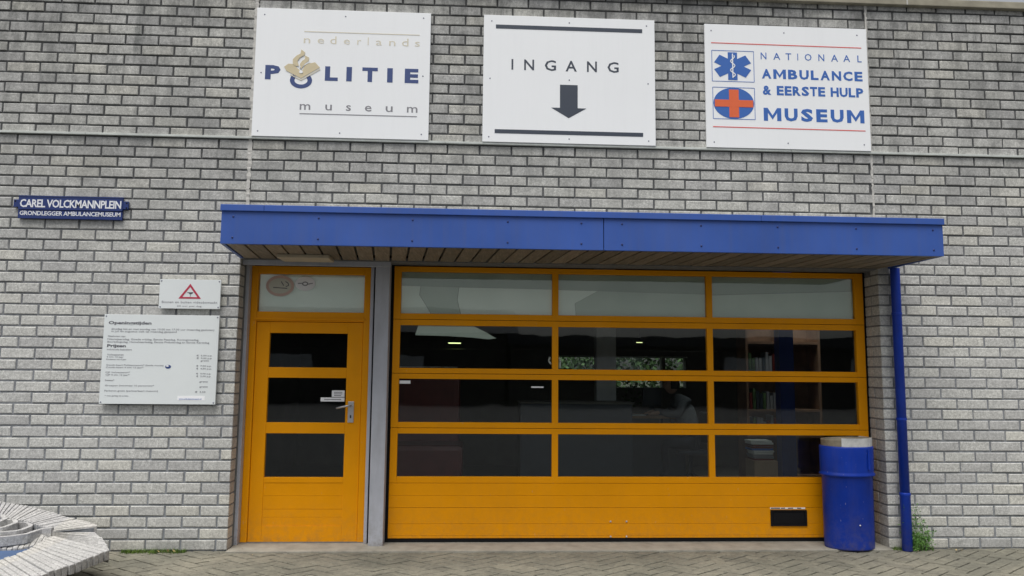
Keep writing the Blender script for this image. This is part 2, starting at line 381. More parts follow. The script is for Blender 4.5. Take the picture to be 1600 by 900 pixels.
# ------------------------------------------------------------- the building
B = empty('museum_building'); tag(B, 'pale grey brick museum front with blue canopy, orange door and glazed orange garage door', 'building')
XL, XR, ZT = 2.265, 8.39, 2.65
bm = bmesh.new()
box(bm, -3, XL - .004, .008, .26, -.1, 5.365); box(bm, XR + .004, 13, .008, .26, -.1, 5.365); box(bm, XL - .004, XR + .004, .008, .30, ZT, 5.365)
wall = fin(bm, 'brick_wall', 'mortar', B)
A_ = .3092; H_ = .1
def brick_mesh(L, seed, D=.1, reveal=0):
    r = random.Random(seed); h = H_ - .0165; bm = bmesh.new(); j = lambda s: r.uniform(-s, s)
    xs, zs = (-L / 2, L / 2), (-h / 2, h / 2); e = .005
    F = [bm.verts.new((x + (e if x < 0 else -e) + j(.002), j(.0016), z + (e if z < 0 else -e) + j(.0015))) for x, z in ((xs[0], zs[0]), (xs[1], zs[0]), (xs[1], zs[1]), (xs[0], zs[1]))]
    K = [bm.verts.new((x + j(.0012), .0045, z + j(.0012))) for x, z in ((xs[0], zs[0]), (xs[1], zs[0]), (xs[1], zs[1]), (xs[0], zs[1]))]
    N = [bm.verts.new((x, D, z)) for x, z in ((xs[0], zs[0]), (xs[1], zs[0]), (xs[1], zs[1]), (xs[0], zs[1]))]
    bm.faces.new(F)
    for A, Bb in ((F, K), (K, N)):
        for i in range(4): bm.faces.new((A[(i + 1) % 4], A[i], Bb[i], Bb[(i + 1) % 4]))
    bmesh.ops.recalc_face_normals(bm, faces=bm.faces); me = bpy.data.meshes.new('brick'); bm.to_mesh(me); bm.free(); me.materials.append(M['brick']); return me
full = [brick_mesh(A_ - .017, 10 + i) for i in range(8)]
cache = {}
def cut_mesh(L, D):
    k = (round(L, 3), D)
    if k not in cache: cache[k] = brick_mesh(L, int(L * 1e4), D)
    return cache[k]
fwd = cam.rotation_euler.to_matrix() @ Vector((0, 0, -1)); cl = Vector(cam.location)
hidden = [(2.31, 3.99, 3.82, 5.10), (4.51, 6.2, 3.82, 5.10), (6.7, 8.36, 3.82, 5.10), (2.3, 8.5, 2.70, 3.10), (1.09, 2.1, 1.31, 2.1), (1.57, 2.1, 2.18, 2.44), (.25, 1.15, 3.0, 3.2), (-3, 1.0, 0, .5)]
bricks = []
for k in range(0, 54):                       # k = course from the ground, head joint phase as seen: u even on even courses from the top
    z = k * .1 + .05; v_ = 50 - k
    if z + .04 > 5.40: continue
    ph = 0 if v_ % 2 == 0 else .5
    for n in range(-10, 44):
        x0 = (n + ph) * A_ + .0085; x1 = x0 + A_ - .017
        segs = [(x0, x1)]
        def cut(a, b):
            out = []
            for s0, s1 in segs:
                if s1 <= a or s0 >= b: out.append((s0, s1)); continue
                if s0 < a: out.append((s0, a))
                if s1 > b: out.append((b, s1))
            return out
        if z < 2.68: segs = cut(XL, XR)
        else:
            segs = cut(2.292, 2.314)
            segs = cut(8.367, 8.385)
        for s0, s1 in segs:
            if s1 - s0 < .03 or s1 > 12.9 or s0 < -2.95: continue
            cx = (s0 + s1) / 2; D = .14 if (z < 2.68 and (abs(s1 - XL) < .01 or abs(s0 - XR) < .01)) else .1
            me = full[rnd.randrange(8)] if s1 - s0 > A_ - .022 else cut_mesh(s1 - s0, D)
            d = (Vector((cx, 0, z)) - cl).dot(fwd)
            loc = Vector((cx, 0, z)) - cl; mt = cam.rotation_euler.to_matrix().transposed() @ loc
            px = 800 + 1170 * mt.x / -mt.z; py = 450 - 1170 * mt.y / -mt.z
            vis = 10 < px < 1590 and 5 < py < 860 and s1 - s0 > .12 and not any(a < cx < b and c < z < e for a, b, c, e in hidden)
            bricks.append((d if vis else 1e3, cx, z, me))
# reveal bricks (second brick deep on the right flank, ends turned into the opening)
bricks.sort(key=lambda b: b[0])
def jit(): return (rnd.uniform(-.0015, .0015), rnd.uniform(-.0035, .0035), rnd.uniform(-.0015, .0015))
for d, cx, z, me in bricks[:300]:
    o = link('brick', me, wall); j = jit(); o.location = (cx + j[0], j[1], z + j[2]); o.rotation_euler = (rnd.gauss(0, .006), rnd.gauss(0, .0035), rnd.gauss(0, .004))
bm = bmesh.new()
for d, cx, z, me in bricks[300:]:
    n0 = len(bm.verts); bm.from_mesh(me); bm.verts.ensure_lookup_table(); j = jit()
    mt = Matrix.Translation((cx + j[0], j[1], z + j[2])) @ Matrix.Rotation(rnd.gauss(0, .0035), 4, 'Y')
    for vv in bm.verts[n0:]: vv.co = mt @ vv.co
tag(fin(bm, 'bricks', 'brick', wall), kind='stuff')
for k in range(26):
    z = k * .1 + .05; y0 = .152 if k % 2 else .152
    j = jit()
    bm = bmesh.new(); box(bm, XR + j[0], XR + .09, (.148 if k % 2 else .152) + j[1], .262, z - .042, z + .042)
    fin(bm, 'brick', 'brick', wall, bevel=.003)
# coping, flashing, joints
cop = tag(bx('coping', 'coping', B, -3, 13, -.05, .32, 5.352, 5.425, bevel=.006), label='weathered beige concrete coping along the top of the wall')
bx('coping_joint', 'sealant', B, 8.782, 8.796, -.052, .30, 5.354, 5.427)
bm = bmesh.new()
for a, b in ((-3, .78), (.784, 4.15), (4.154, 7.55), (7.554, 11), (11.004, 13)):
    box(bm, a, b, -.024, .02, 3.803, 3.824)
fl = fin(bm, 'flashing_strip', 'flash', B, bevel=.002)
for xc, wd in ((2.303, .017), (8.376, .010)):
    r = random.Random(int(xc * 10))
    for za, zb in ((2.98, 3.802), (3.826, 5.351)):
        Lf, Rt = [], []; z = za
        while z < zb:
            c = xc + r.uniform(-.004, .004); a = wd * r.uniform(.6, 1.3); Lf.append((c - a, z)); Rt.append((c + a, z)); z += r.uniform(.012, .035)
        Lf.append((xc - wd, zb)); Rt.append((xc + wd, zb))
        bm = bmesh.new(); V = [[bm.verts.new((q[0], yy, q[1])) for yy in (-.003 + r.uniform(-.002, .003), .02) for q in (a_, b_)] for a_, b_ in zip(Lf, Rt)]
        for A, Bb in zip(V, V[1:]):
            for u, v_ in ((0, 1), (1, 3), (3, 2), (2, 0)): bm.faces.new((A[u], A[v_], Bb[v_], Bb[u]))
        bm.faces.new((V[0][0], V[0][2], V[0][3], V[0][1])); bm.faces.new((V[-1][0], V[-1][1], V[-1][3], V[-1][2]))
        bmesh.ops.recalc_face_normals(bm, faces=bm.faces); fin(bm, 'expansion_joint', 'sealant', B)

# canopy
can = bx('canopy', 'mortar', B, 2.39, 8.47, -.80, -.03, 2.70, 2.93)
can.data.materials.clear(); can.data.materials.append(M['darkgrey'])
FB, FT = 2.655, 2.935
bx('fascia_panel', 'blue', can, 2.352, 5.538, -.845, -.815, FB, FT, .003)
bx('fascia_panel', 'blue', can, 5.544, 8.515, -.845, -.815, FB, FT, .003)
for sx_, xa, xb, ff in ((-1, 2.352, 2.262, 0), (1, 8.515, 8.515, 0)):
    bm = bmesh.new(); t_ = .028 * -sx_
    vv = [bm.verts.new(p) for p in ((xa, -.813, FB), (xa + t_, -.813, FB), (xb + t_, -.012, FB), (xb, -.012, FB), (xa, -.813, FT), (xa + t_, -.813, FT), (xb + t_, -.012, FT), (xb, -.012, FT))]
    for f in ((0, 3, 2, 1), (4, 5, 6, 7), (0, 1, 5, 4), (1, 2, 6, 5), (2, 3, 7, 6), (3, 0, 4, 7)): bm.faces.new([vv[i] for i in f])
    bmesh.ops.recalc_face_normals(bm, faces=bm.faces); fin(bm, 'side_panel', 'blue', can)
for a, b in ((2.345, 2.70), (2.702, 6.9), (6.902, 8.523)):
    bx('edge_trim', 'blue', can, a, b, -.862, -.80, 2.93, 2.984, .004)
bx('roof_sheet', 'darkgrey', can, 2.34, 8.50, -.80, -.006, 2.938, 2.955)
for x in (2.449, 3.148, 3.926, 4.725, 5.35, 5.698, 6.38, 7.048, 7.74, 8.425):
    for z in (2.884, 2.708):
        bm = bmesh.new(); bmesh.ops.create_uvsphere(bm, u_segments=10, v_segments=6, radius=.009)
        bmesh.ops.scale(bm, verts=bm.verts, vec=(1, .5, 1)); bmesh.ops.translate(bm, verts=bm.verts, vec=(x, -.846, z)); fin(bm, 'screw', 'screw_blue', can)
x = 2.395; pitch = .1515
while x < 8.50:
    x1 = min(x + pitch - .020, 8.486)
    sk = lambda y: -.09 * (y + .81) / .80       # the boards run slightly askew to the wall, as the canopy's left end does
    bm = bmesh.new(); ya, yb = -.812, .27
    z = 2.655 + rnd.uniform(0, .003)
    lo = lambda xx, y: max(XL + .01, min(XR - .01 if y > 0 else 8.486, xx + sk(y)))
    # split where the board passes into the recess
    P = [(x, ya), (x1, ya), (x1, -.004), (x1, yb), (x, yb), (x, -.004)]
    Q = [(lo(a, b), b) for a, b in P]
    if Q[1][0] - Q[0][0] > .03:
        if max(q[0] for q in Q) > XR - .02: Q = [q for q in Q if q[1] < 0]; Q = [Q[0], Q[1], Q[2], Q[3]]
        if len(Q) >= 4:
            up = [bm.verts.new((a, b, z + .02)) for a, b in Q]; dn = [bm.verts.new((a, b, z)) for a, b in Q]; n = len(Q)
            bm.faces.new(dn[::-1]); bm.faces.new(up)
            for i in range(n): bm.faces.new((dn[i], dn[(i + 1) % n], up[(i + 1) % n], up[i]))
            bmesh.ops.recalc_face_normals(bm, faces=bm.faces); fin(bm, 'soffit_board', 'wood', can)
    x += pitch
bx('lintel_board', 'black', B, XL + .002, XR - .002, .0, .40, 2.682, 2.71)
lb = bx('canopy_lamp', 'lampbox', can, 2.68, 3.14, -.33, -.05, 2.622, 2.654, .006); tag(lb, label='flat ivory lamp housing, unlit')
bm = bmesh.new(); box(bm, XL + .002, 3.655, .06, .10, 2.605, 2.654); fin(bm, 'head_trim', 'grey', B, .003)

# ------------------------------------------------------------- entrance door
Yd = .25
bx('reveal_lining', 'darkgrey', B, XL - .002, XL + .006, .145, .30, .0, 2.65)
tag(bx('grey_post', 'grey', B, 2.268, 2.302, .175, .34, .0, 2.65, .003), label='light grey steel post left of the door')
bx('grey_post', 'grey', B, 3.452, 3.482, .20, .34, .0, 2.65, .003)
bx('dark_gap', 'black', B, 3.480, 3.506, .235, .33, .0, 2.65)
bx('grey_post', 'grey', B, 3.506, 3.642, .115, .34, .0, 2.65, .006)
bx('dark_gap', 'black', B, 3.640, 3.672, .262, .36, .0, 2.65)
bx('dark_gap', 'black', B, 8.366, XR + .004, .262, .36, .0, 2.65)
bm = bmesh.new(); y0, y1 = Yd, Yd + .09
box(bm, 2.302, 2.365, y0, y1, .012, 2.62); box(bm, 3.385, 3.452, y0, y1, .012, 2.62)
box(bm, 2.365, 3.385, y0 + .001, y1, 2.547, 2.62); box(bm, 2.365, 3.385, y0 + .001, y1, 2.084, 2.178)
df = fin(bm, 'door_frame', 'orange', B, bevel=.0035)
bx('weather_bar', 'orange', df, 2.34, 3.40, Yd - .014, Yd + .002, 2.098, 2.116, .003)
bx('transom_pane', 'glass', df, 2.365, 3.385, Yd + .04, Yd + .046, 2.178, 2.547)
bx('pane_film_and_reflection', 'film', df, 2.367, 3.383, Yd + .052, Yd + .056, 2.180, 2.545)
yp = Yd + .0395
st = disc('no_smoking_sticker', 'sticker_cream', df, 2.565, 2.432, .118, .084, yp, .0010)
tag(st, label='faded round no smoking sticker')
ring('sticker_ring', 'sticker_pink', df, 2.565, 2.432, .135, .103, .108, .076, yp - .0014, n=40, t=.0008)
strokes('cigarette', 'ink', df, [((2.50, 2.415), (2.635, 2.408)), ((2.62, 2.425), (2.648, 2.437)), ((2.648, 2.437), (2.640, 2.460)), ((2.640, 2.460), (2.615, 2.475)), ((2.60, 2.435), (2.575, 2.475))], .008, yp - .0014, .0008)
tag(disc('round_sticker', 'sticker', df, 2.805, 2.456, .096, .069, yp, .0010), label='white round sticker with a small dark emblem')
ring('emblem', 'inkgrey', df, 2.805, 2.456, .030, .021, .019, .012, yp - .0014, n=20, t=.0008)
strokes('emblem_bar', 'inkgrey', df, [((2.735, 2.458), (2.775, 2.460)), ((2.835, 2.452), (2.878, 2.462))], .008, yp - .0014, .0008)
# leaf
lx0, lx1 = 2.368, 3.382; px0, px1 = 2.494, 3.236; bm = bmesh.new(); ya, yb = Yd + .014, Yd + .06
box(bm, lx0, px0, ya, yb, .018, 2.080); box(bm, px1, lx1, ya, yb, .018, 2.080)
for a, b in ((1.973, 2.080), (1.545, 1.645), (1.020, 1.122), (.560, .610), (.018, .165)): box(bm, px0, px1, ya + .0006, yb, a, b)
leaf = fin(bm, 'entrance_door', 'orange', B, bevel=.003)
for a, b in ((1.645, 1.973), (1.122, 1.545), (.610, 1.020)):
    bx('pane', 'glass', leaf, px0, px1, Yd + .034, Yd + .040, a, b)
for a, b in ((.165, .2425), (.2435, .3155), (.3175, .439), (.440, .560)):
    bx('door_board', 'orange', leaf, px0, px1, ya + .005, yb, a, b, .0016)
bx('handle_plate', 'steel', leaf, 3.262, 3.318, ya - .012, ya, 1.125, 1.325, .004)
bm = bmesh.new(); tube(bm, [(3.292, ya - .01, 1.285), (3.292, ya - .06, 1.287), (3.27, ya - .068, 1.285), (3.16, ya - .066, 1.262)], .0095, 10); fin(bm, 'door_handle', 'steel', leaf, smooth=True)
bx('keyhole', 'black', leaf, 3.284, 3.296, ya - .0135, ya - .0115, 1.168, 1.196)
for a, b, c, d in ((3.10, 3.221, 1.366, 1.428), (2.995, 3.222, 1.322, 1.360)):
    tag(bx('sticker', 'sticker', leaf, a, b, Yd + .0325, Yd + .0338, c, d), label='small white paper sticker on the middle pane')
strokes('sticker_print', 'inkgrey', leaf, [((3.03, 1.341), (3.19, 1.341)), ((3.12, 1.41), (3.20, 1.41)), ((3.12, 1.395), (3.20, 1.395)), ((3.12, 1.38), (3.19, 1.38))], .007, Yd + .0323, .0006)
bx('door_sill', 'darkgrey', B, 2.30, 3.45, Yd - .01, Yd + .1, .0125, .019)

# ------------------------------------------------------------- garage door
gx0, gx1 = 3.672, 8.366
cols = ((3.740, 5.222), (5.283, 6.762), (6.822, 8.278))
rows = ((2.178, 2.588), (1.650, 2.063), (1.133, 1.546), (.620, 1.025))
secs = ((2.122, 2.638), (1.600, 2.118), (1.081, 1.596), (.5625, 1.077))
bm = bmesh.new(); ya, yb = Yd, Yd + .05
gd = bx('garage_door', 'black', B, gx0 - .004, gx1 + .004, Yd + .006, Yd + .05, .016, .048)
tag(gd, label='orange sectional garage door with twelve glass panes')
for (r0, r1), (s0, s1) in zip(rows, secs):
    bm = bmesh.new()
    box(bm, gx0, cols[0][0], ya, yb, s0, s1); box(bm, cols[2][1], gx1, ya, yb, s0, s1)
    box(bm, cols[0][0], cols[2][1], ya + .0006, yb, r1, s1); box(bm, cols[0][0], cols[2][1], ya + .0006, yb, s0, r0)
    fin(bm, 'section_frame', 'orange', gd, bevel=.003)
    for a, b in ((cols[0][1], cols[1][0]), (cols[1][1], cols[2][0])):
        bx('glazing_bar', 'orange', gd, a, b, ya + .001, yb, r0 - .001, r1 + .001, .003)
    for a, b in cols:
        bx('pane', 'glass', gd, a + .001, b - .001, ya + .022, ya + .028, r0, r1)
bs = (.0505, .0745, .184, .334, .4465, .5605)
for a, b in zip(bs, bs[1:]):
    dz = .0018 if abs(b - .334) < .001 else .0008
    bx('panel_board', 'orange', gd, gx0, gx1, ya, yb, a + .0006, b - dz, .0022)
bm = bmesh.new()
box(bm, gx0 + .01, gx1 - .01, ya + .012, yb - .002, .05, .56)
for (r0, r1), (s0, s1), (t0, t1) in zip(rows[1:], secs[1:], secs): box(bm, gx0 + .01, gx1 - .01, ya + .015, yb - .004, s1 - .01, t0 + .01)
fin(bm, 'section_seal', 'black', gd)
# letter slot
bx('slot_backing', 'black', gd, 7.362, 7.704, ya - .002, ya + .001, .170, .304)
bm = bmesh.new()
for q in ((7.354, 7.374, .160, .312), (7.692, 7.712, .160, .312), (7.374, 7.692, .160, .176), (7.374, 7.692, .296, .312)): box(bm, q[0], q[1], ya - .014, ya + .001, q[2], q[3])
fin(bm, 'slot_frame', 'black', gd, bevel=.003)
bx('slot_flap', 'black', gd, 7.380, 7.686, ya - .007, ya - .003, .180, .292, .002)
tag(bx('slot_label', 'sticker', gd, 7.352, 7.700, ya - .002, ya + .0005, .320, .335), label='narrow worn strip above the slot')
strokes('slot_print', 'ink', gd, [((7.36, .328), (7.45, .328)), ((7.46, .327), (7.50, .329)), ((7.53, .327), (7.58, .328)), ((7.62, .328), (7.66, .327))], .009, ya - .0022, .0006)
for x in (5.79, 5.944):
    for z in (.203, .062):
        bm = bmesh.new(); bmesh.ops.create_uvsphere(bm, u_segments=10, v_segments=6, radius=.011); bmesh.ops.translate(bm, verts=bm.verts, vec=(x, ya + .002, z)); fin(bm, 'bolt', 'steel', gd)
# films behind the top panes; canopy, tree and sky reflections painted into their tones
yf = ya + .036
poly('pane_film_and_reflection', 'film_canopy_reflection', gd, [(3.742, 2.452), (5.22, 2.436), (5.22, 2.586), (3.742, 2.586)], yf + .004)
poly('pane_film_and_reflection', 'film', gd, [(3.742, 2.18), (4.03, 2.18), (3.95, 2.31), (3.915, 2.36), (3.925, 2.449), (3.742, 2.451)], yf + .004)
poly('pane_film_and_reflection', 'film_mid_reflection', gd, [(4.034, 2.18), (4.320, 2.18), (4.285, 2.32), (4.30, 2.444), (3.929, 2.449), (3.919, 2.36), (3.954, 2.31)], yf + .004)
poly('pane_film_and_reflection', 'film', gd, [(4.324, 2.18), (5.22, 2.18), (5.22, 2.435), (4.304, 2.443), (4.289, 2.32)], yf + .004)
poly('pane_film_and_reflection', 'film_canopy_reflection', gd, [(5.285, 2.432), (6.76, 2.41), (6.76, 2.586), (5.285, 2.586)], yf + .004)
poly('pane_film_and_reflection', 'film', gd, [(5.285, 2.18), (5.46, 2.18), (5.45, 2.30), (5.68, 2.426), (5.285, 2.431)], yf + .004)
poly('pane_film_and_reflection', 'film_mid_reflection', gd, [(5.463, 2.18), (6.76, 2.18), (6.76, 2.408), (5.684, 2.425), (5.453, 2.30)], yf + .004)
poly('pane_film_and_reflection', 'film_mid_reflection', gd, [(6.824, 2.18), (8.276, 2.18), (8.276, 2.46), (6.824, 2.40)], yf + .004)
poly('pane_film_and_reflection', 'film_canopy_reflection', gd, [(6.824, 2.403), (8.276, 2.463), (8.276, 2.586), (6.824, 2.586)], yf + .004)
poly('pane_film_and_reflection', 'film_mid_reflection', gd, [(3.883, 1.968), (3.912, 2.062), (4.451, 2.062), (4.56, 2.01), (4.676, 1.945), (4.60, 1.935), (4.44, 1.95), (4.20, 1.962)], yf)  # sky reflection in the second row, painted as a pale shape
bx('sticker', 'sticker', gd, 3.745, 3.850, yf - .02, yf - .019, 1.498, 1.528)
bx('sticker', 'sticker', gd, 5.02, 5.14, yf - .02, yf - .019, 1.468, 1.482)
bm = bmesh.new(); tube(bm, [(5.30, ya + .06, 1.76), (5.31, ya + .09, 1.72), (5.305, ya + .06, 1.66)], .010, 8); tube(bm, [(5.205, ya + .06, 1.765), (5.20, ya + .09, 1.73), (5.215, ya + .06, 1.70)], .010, 8)
fin(bm, 'inner_grip', 'sticker', gd)

# ------------------------------------------------------------- downpipe
bm = bmesh.new(); PX = 8.518
pr = [(.0435, .0), (.0435, 2.652)]; lathe(bm, pr, n=20)
dp = fin(bm, 'downpipe', 'blue_pipe', B, smooth=True); dp.location = (PX, -.075, 0)
bm = bmesh.new(); lathe(bm, [(.0445, .004), (.0465, .006), (.0465, .50), (.049, .505), (.049, .525), (.044, .532)], n=20, cap=False)
o = fin(bm, 'pipe_sleeve', 'blue_pipe', B, smooth=True); o.location = (PX, -.075, 0)
for z in (2.2, 1.2):
    bm = bmesh.new(); lathe(bm, [(.0437, z), (.047, z + .001), (.047, z + .022), (.0437, z + .023)], n=20, cap=False)
    box(bm, -.01, .01, .04, .078, z + .003, z + .02); o = fin(bm, 'pipe_bracket', 'blue_pipe', B); o.location = (PX, -.075, 0)

# ------------------------------------------------------------- signs
def plate(name, x0, x1, z0, z1, mat, y0=-.032, y1=-.008):
    return bx(name, mat, None, x0, x1, y0, y1, z0, z1, .002)
def screws(par, pts, y=-.032, mat='screw'):
    for x, z in pts:
        bm = bmesh.new(); bmesh.ops.create_uvsphere(bm, u_segments=8, v_segments=5, radius=.0075); bmesh.ops.scale(bm, verts=bm.verts, vec=(1, .5, 1)); bmesh.ops.translate(bm, verts=bm.verts, vec=(x, y, z)); fin(bm, 'screw', mat, par)
ys = -.032
p = tag(plate('police_museum_sign', 2.318, 3.990, 3.826, 5.100, 'white'), 'white wall board reading nederlands POLITIE museum with a gold flame emblem', 'sign', 'large white boards above the canopy')
screws(p, [(2.391, 5.033), (3.165, 5.039), (3.919, 5.049), (2.382, 4.450), (3.924, 4.462), (2.375, 3.876), (3.146, 3.874), (3.922, 3.881)])
strokes('rule', 'goldpale', p, [((2.775, 4.874), (3.885, 4.874))], .008, ys)
def spaced(par, mat, s, spans, z0, z1, y, bold=0, tall=(), desc=()):
    for ch, (a, b) in zip(s, spans):
        text('letter', mat, par, ch, a, b, z0, z1 + (.028 if ch in 'dl' and s.islower() else 0), y, bold)
nl = [(2.773, 2.835), (2.905, 2.968), (3.025, 3.085), (3.155, 3.215), (3.285, 3.322), (3.385, 3.394), (3.465, 3.522), (3.592, 3.652), (3.715, 3.778), (3.84, 3.888)]
spaced(p, 'goldpale', 'nederlands', nl, 4.757, 4.806, ys, .0)
text('letter', 'polblue', p, 'P', 2.420, 2.565, 4.385, 4.527, ys, .05)
for ch, (a, b) in zip('LITIE', ((2.987, 3.110), (3.191, 3.243), (3.342, 3.490), (3.581, 3.634), (3.750, 3.882))):
    if ch == 'I': bx('letter', 'polblue', p, a, b, ys - .0015, ys, 4.388, 4.531)
    else: text('letter', 'polblue', p, ch, a, b, 4.387, 4.531, ys, .05)
ring('letter_ring', 'polblue', p, 2.762, 4.384, .105, .080, .062, .042, ys, 135, 405, 40)
poly('book_emblem', 'gold', p, [(2.598, 4.514), (2.637, 4.545), (2.683, 4.544), (2.737, 4.492), (2.762, 4.462), (2.80, 4.545), (2.890, 4.567), (2.937, 4.516), (2.762, 4.402), (2.620, 4.474)], ys - .002)
strokes('book_edge', 'goldpale', p, [((2.66, 4.437), (2.762, 4.386)), ((2.762, 4.386), (2.94, 4.500))], .009, ys - .002)
poly('flame_emblem', 'gold', p, [(2.755, 4.690), (2.792, 4.662), (2.784, 4.634), (2.743, 4.608), (2.721, 4.571), (2.738, 4.526), (2.707, 4.522), (2.679, 4.549), (2.678, 4.590), (2.711, 4.627), (2.749, 4.649)][::-1], ys - .0045)
poly('flame_emblem', 'gold', p, [(2.788, 4.634), (2.831, 4.611), (2.826, 4.575), (2.799, 4.553), (2.777, 4.524), (2.760, 4.494), (2.745, 4.543), (2.767, 4.576), (2.794, 4.597)][::-1], ys - .0045)
strokes('emblem_gap', 'white', p, [((2.745, 4.540), (2.752, 4.500)), ((2.752, 4.500), (2.785, 4.535)), ((2.785, 4.535), (2.84, 4.570))], .011, ys - .0045, .001)
disc('emblem_dot', 'white', p, 2.760, 4.465, .018, .013, ys - .0055)
for ch, (a, b) in zip('museum', ((2.760, 2.860), (3.002, 3.064), (3.198, 3.245), (3.377, 3.441), (3.576, 3.642), (3.779, 3.880))):
    text('letter', 'inkgrey', p, ch, a, b, 4.094, 4.150, ys, .005)
strokes('rule', 'inkgrey', p, [((2.761, 4.055), (3.876, 4.055))], .008, ys)

p = tag(plate('entrance_sign', 4.508, 6.200, 3.826, 5.105, 'white'), 'white wall board reading INGANG over a thick grey arrow pointing down', 'sign', 'large white boards above the canopy')
screws(p, [(4.585, 5.045), (5.35, 5.05), (6.12, 5.045), (4.575, 4.46), (5.35, 4.465), (6.13, 4.45), (4.57, 3.876), (5.35, 3.872), (6.13, 3.872)])
for z in (4.9885, 3.932): bx('bar', 'slate', p, 4.626, 6.076, ys - .0015, ys, z - .020, z + .020)
for ch, (a, b) in zip('INGANG', ((4.783, 4.800), (4.907, 5.004), (5.109, 5.220), (5.314, 5.424), (5.525, 5.623), (5.728, 5.839))):
    if ch == 'I': bx('letter', 'slate', p, a, b, ys - .0015, ys, 4.554, 4.660)
    else: text('letter', 'slate', p, ch, a, b, 4.553, 4.661, ys, .012)
poly('arrow', 'slate', p, [(5.259, 4.415), (5.433, 4.415), (5.433, 4.182), (5.518, 4.182), (5.345, 4.080), (5.174, 4.182), (5.259, 4.182)][::-1], ys)

p = tag(plate('ambulance_museum_sign', 6.704, 8.358, 3.826, 5.088, 'white'), 'white wall board reading NATIONAAL AMBULANCE & EERSTE HULP MUSEUM with star and orange cross', 'sign', 'large white boards above the canopy')
screws(p, [(6.77, 5.02), (7.51, 5.02), (8.26, 5.02), (6.78, 3.88), (7.52, 3.885), (8.29, 3.89)])
strokes('rule', 'red', p, [((6.768, 4.893), (8.300, 4.887))], .009, ys); strokes('rule', 'red', p, [((6.770, 4.034), (8.308, 4.030))], .009, ys)
def frame(x0, x1, z0, z1): strokes('emblem_frame', 'ambblue', p, [((x0, z0), (x1, z0)), ((x1, z0), (x1, z1)), ((x1, z1), (x0, z1)), ((x0, z1), (x0, z0))], .0055, ys)
frame(6.772, 7.195, 4.499, 4.815); frame(6.775, 7.195, 4.116, 4.437)
bm = bmesh.new(); cx, cz = 6.980, 4.657
for ang, hl, hw in ((90, .142, .046), (30, .150, .046), (-30, .150, .046)):
    a = R(ang); d = Vector((math.cos(a), math.sin(a))); q = Vector((-d.y, d.x))
    pts = [d * s * hl + q * t * hw for s, t in ((-1, -1), (1, -1), (1, 1), (-1, 1))]
    prism(bm, [(cx + v_.x * (1.22 if ang != 90 else 1.02), cz + v_.y) for v_ in pts], ys - .0015 - abs(ang) * 1e-5 - (ang < 0) * 1e-4, ys)
bmesh.ops.recalc_face_normals(bm, faces=bm.faces); fin(bm, 'star_of_life', 'ambblue', p)
strokes('staff', 'white', p, [((cx, 4.535), (cx, 4.785))], .010, ys - .0032)
sn = [(cx + .026 * math.sin(i * .62) * (1 - i * .012), 4.545 + i * .0092) for i in range(25)]
strokes('snake', 'white', p, list(zip(sn, sn[1:])), .010, ys - .0036)
disc('roundel', 'ambblue', p, 6.984, 4.277, .204, .159, ys)
for i, (a, b, c, d) in enumerate(((6.937, 7.034, 4.134, 4.416), (6.793, 7.178, 4.239, 4.311))): bx('cross_bar', 'orangered', p, a, b, ys - .0030 - i * .0004, ys - .0016, c, d)
nat = [(7.267, 7.325), (7.395, 7.465), (7.520, 7.578), (7.640, 7.648), (7.715, 7.785), (7.855, 7.915), (7.985, 8.055), (8.110, 8.180), (8.255, 8.298)]
for ch, (a, b) in zip('NATIONAAL', nat): text('letter', 'ambblue', p, ch, a, b, 4.738, 4.808, ys, .004)
def glyph_m(par, mat, x0, x1, z0, z1, y, t=.0012):
    w_, h = x1 - x0, z1 - z0; k = .24
    P = [(0, 0), (k, 0), (k, .62), (.5, .10), (1 - k, .62), (1 - k, 0), (1, 0), (1, 1), (1 - k * .95, 1), (.5, .42), (k * .95, 1), (0, 1)]
    poly('letter', mat, par, [(x0 + a * w_, z0 + b * h) for a, b in P], y, t)
def kern(word, mat, par, x0, x1, z0, z1, y, bold, gap):
    wid = {'M': 1.35, 'W': 1.4, 'I': .42, 'E': .86, 'L': .82, 'S': .92, 'T': .9, 'P': .9, 'R': 1, ' ': .45, '&': 1.05}
    ws = [wid.get(c, 1.0) for c in word]; tot = sum(ws) + gap * (len(word) - 1); k = (x1 - x0) / tot; x = x0
    for c, w_ in zip(word, ws):
        if c == 'M': glyph_m(par, mat, x, x + w_ * k, z0, z1, y)
        elif c != ' ': text('letter', mat, par, c, x, x + w_ * k, z0, z1, y, bold)
        x += (w_ + gap) * k
kern('AMBULANCE', 'ambblue', p, 7.274, 8.300, 4.540, 4.638, ys, .04, .22)
kern('& EERSTE HULP', 'ambblue', p, 7.278, 8.302, 4.372, 4.468, ys, .04, .12)
kern('MUSEUM', 'ambblue', p, 7.282, 8.302, 4.108, 4.240, ys, .045, .26)

p = tag(bx('street_name_sign', 'navy', None, .232, 1.172, -.034, -.006, 3.072, 3.205, .004), 'blue street name plate with white letters reading CAREL VOLCKMANNPLEIN', 'sign')
bx('mounting_lug', 'navy', p, .186, .238, -.028, -.006, 3.096, 3.168, .003); bx('mounting_lug', 'navy', p, 1.166, 1.222, -.028, -.006, 3.093, 3.168, .003)
bx('lower_plate', 'navy', p, .234, 1.172, -.0315, -.006, 2.990, 3.070, .003)
bm = bmesh.new(); box(bm, .236, 1.170, -.0375, -.034, 3.194, 3.2035); box(bm, .236, 1.170, -.0375, -.034, 3.074, 3.082); fin(bm, 'plate_rim', 'navy', p)
screws(p, [(.202, 3.152), (1.206, 3.152), (1.206, 3.105)], -.029, 'black')
text('lettering', 'letter_white', p, 'CAREL VOLCKMANNPLEIN', .248, 1.160, 3.094, 3.170, -.034, .022, .92)
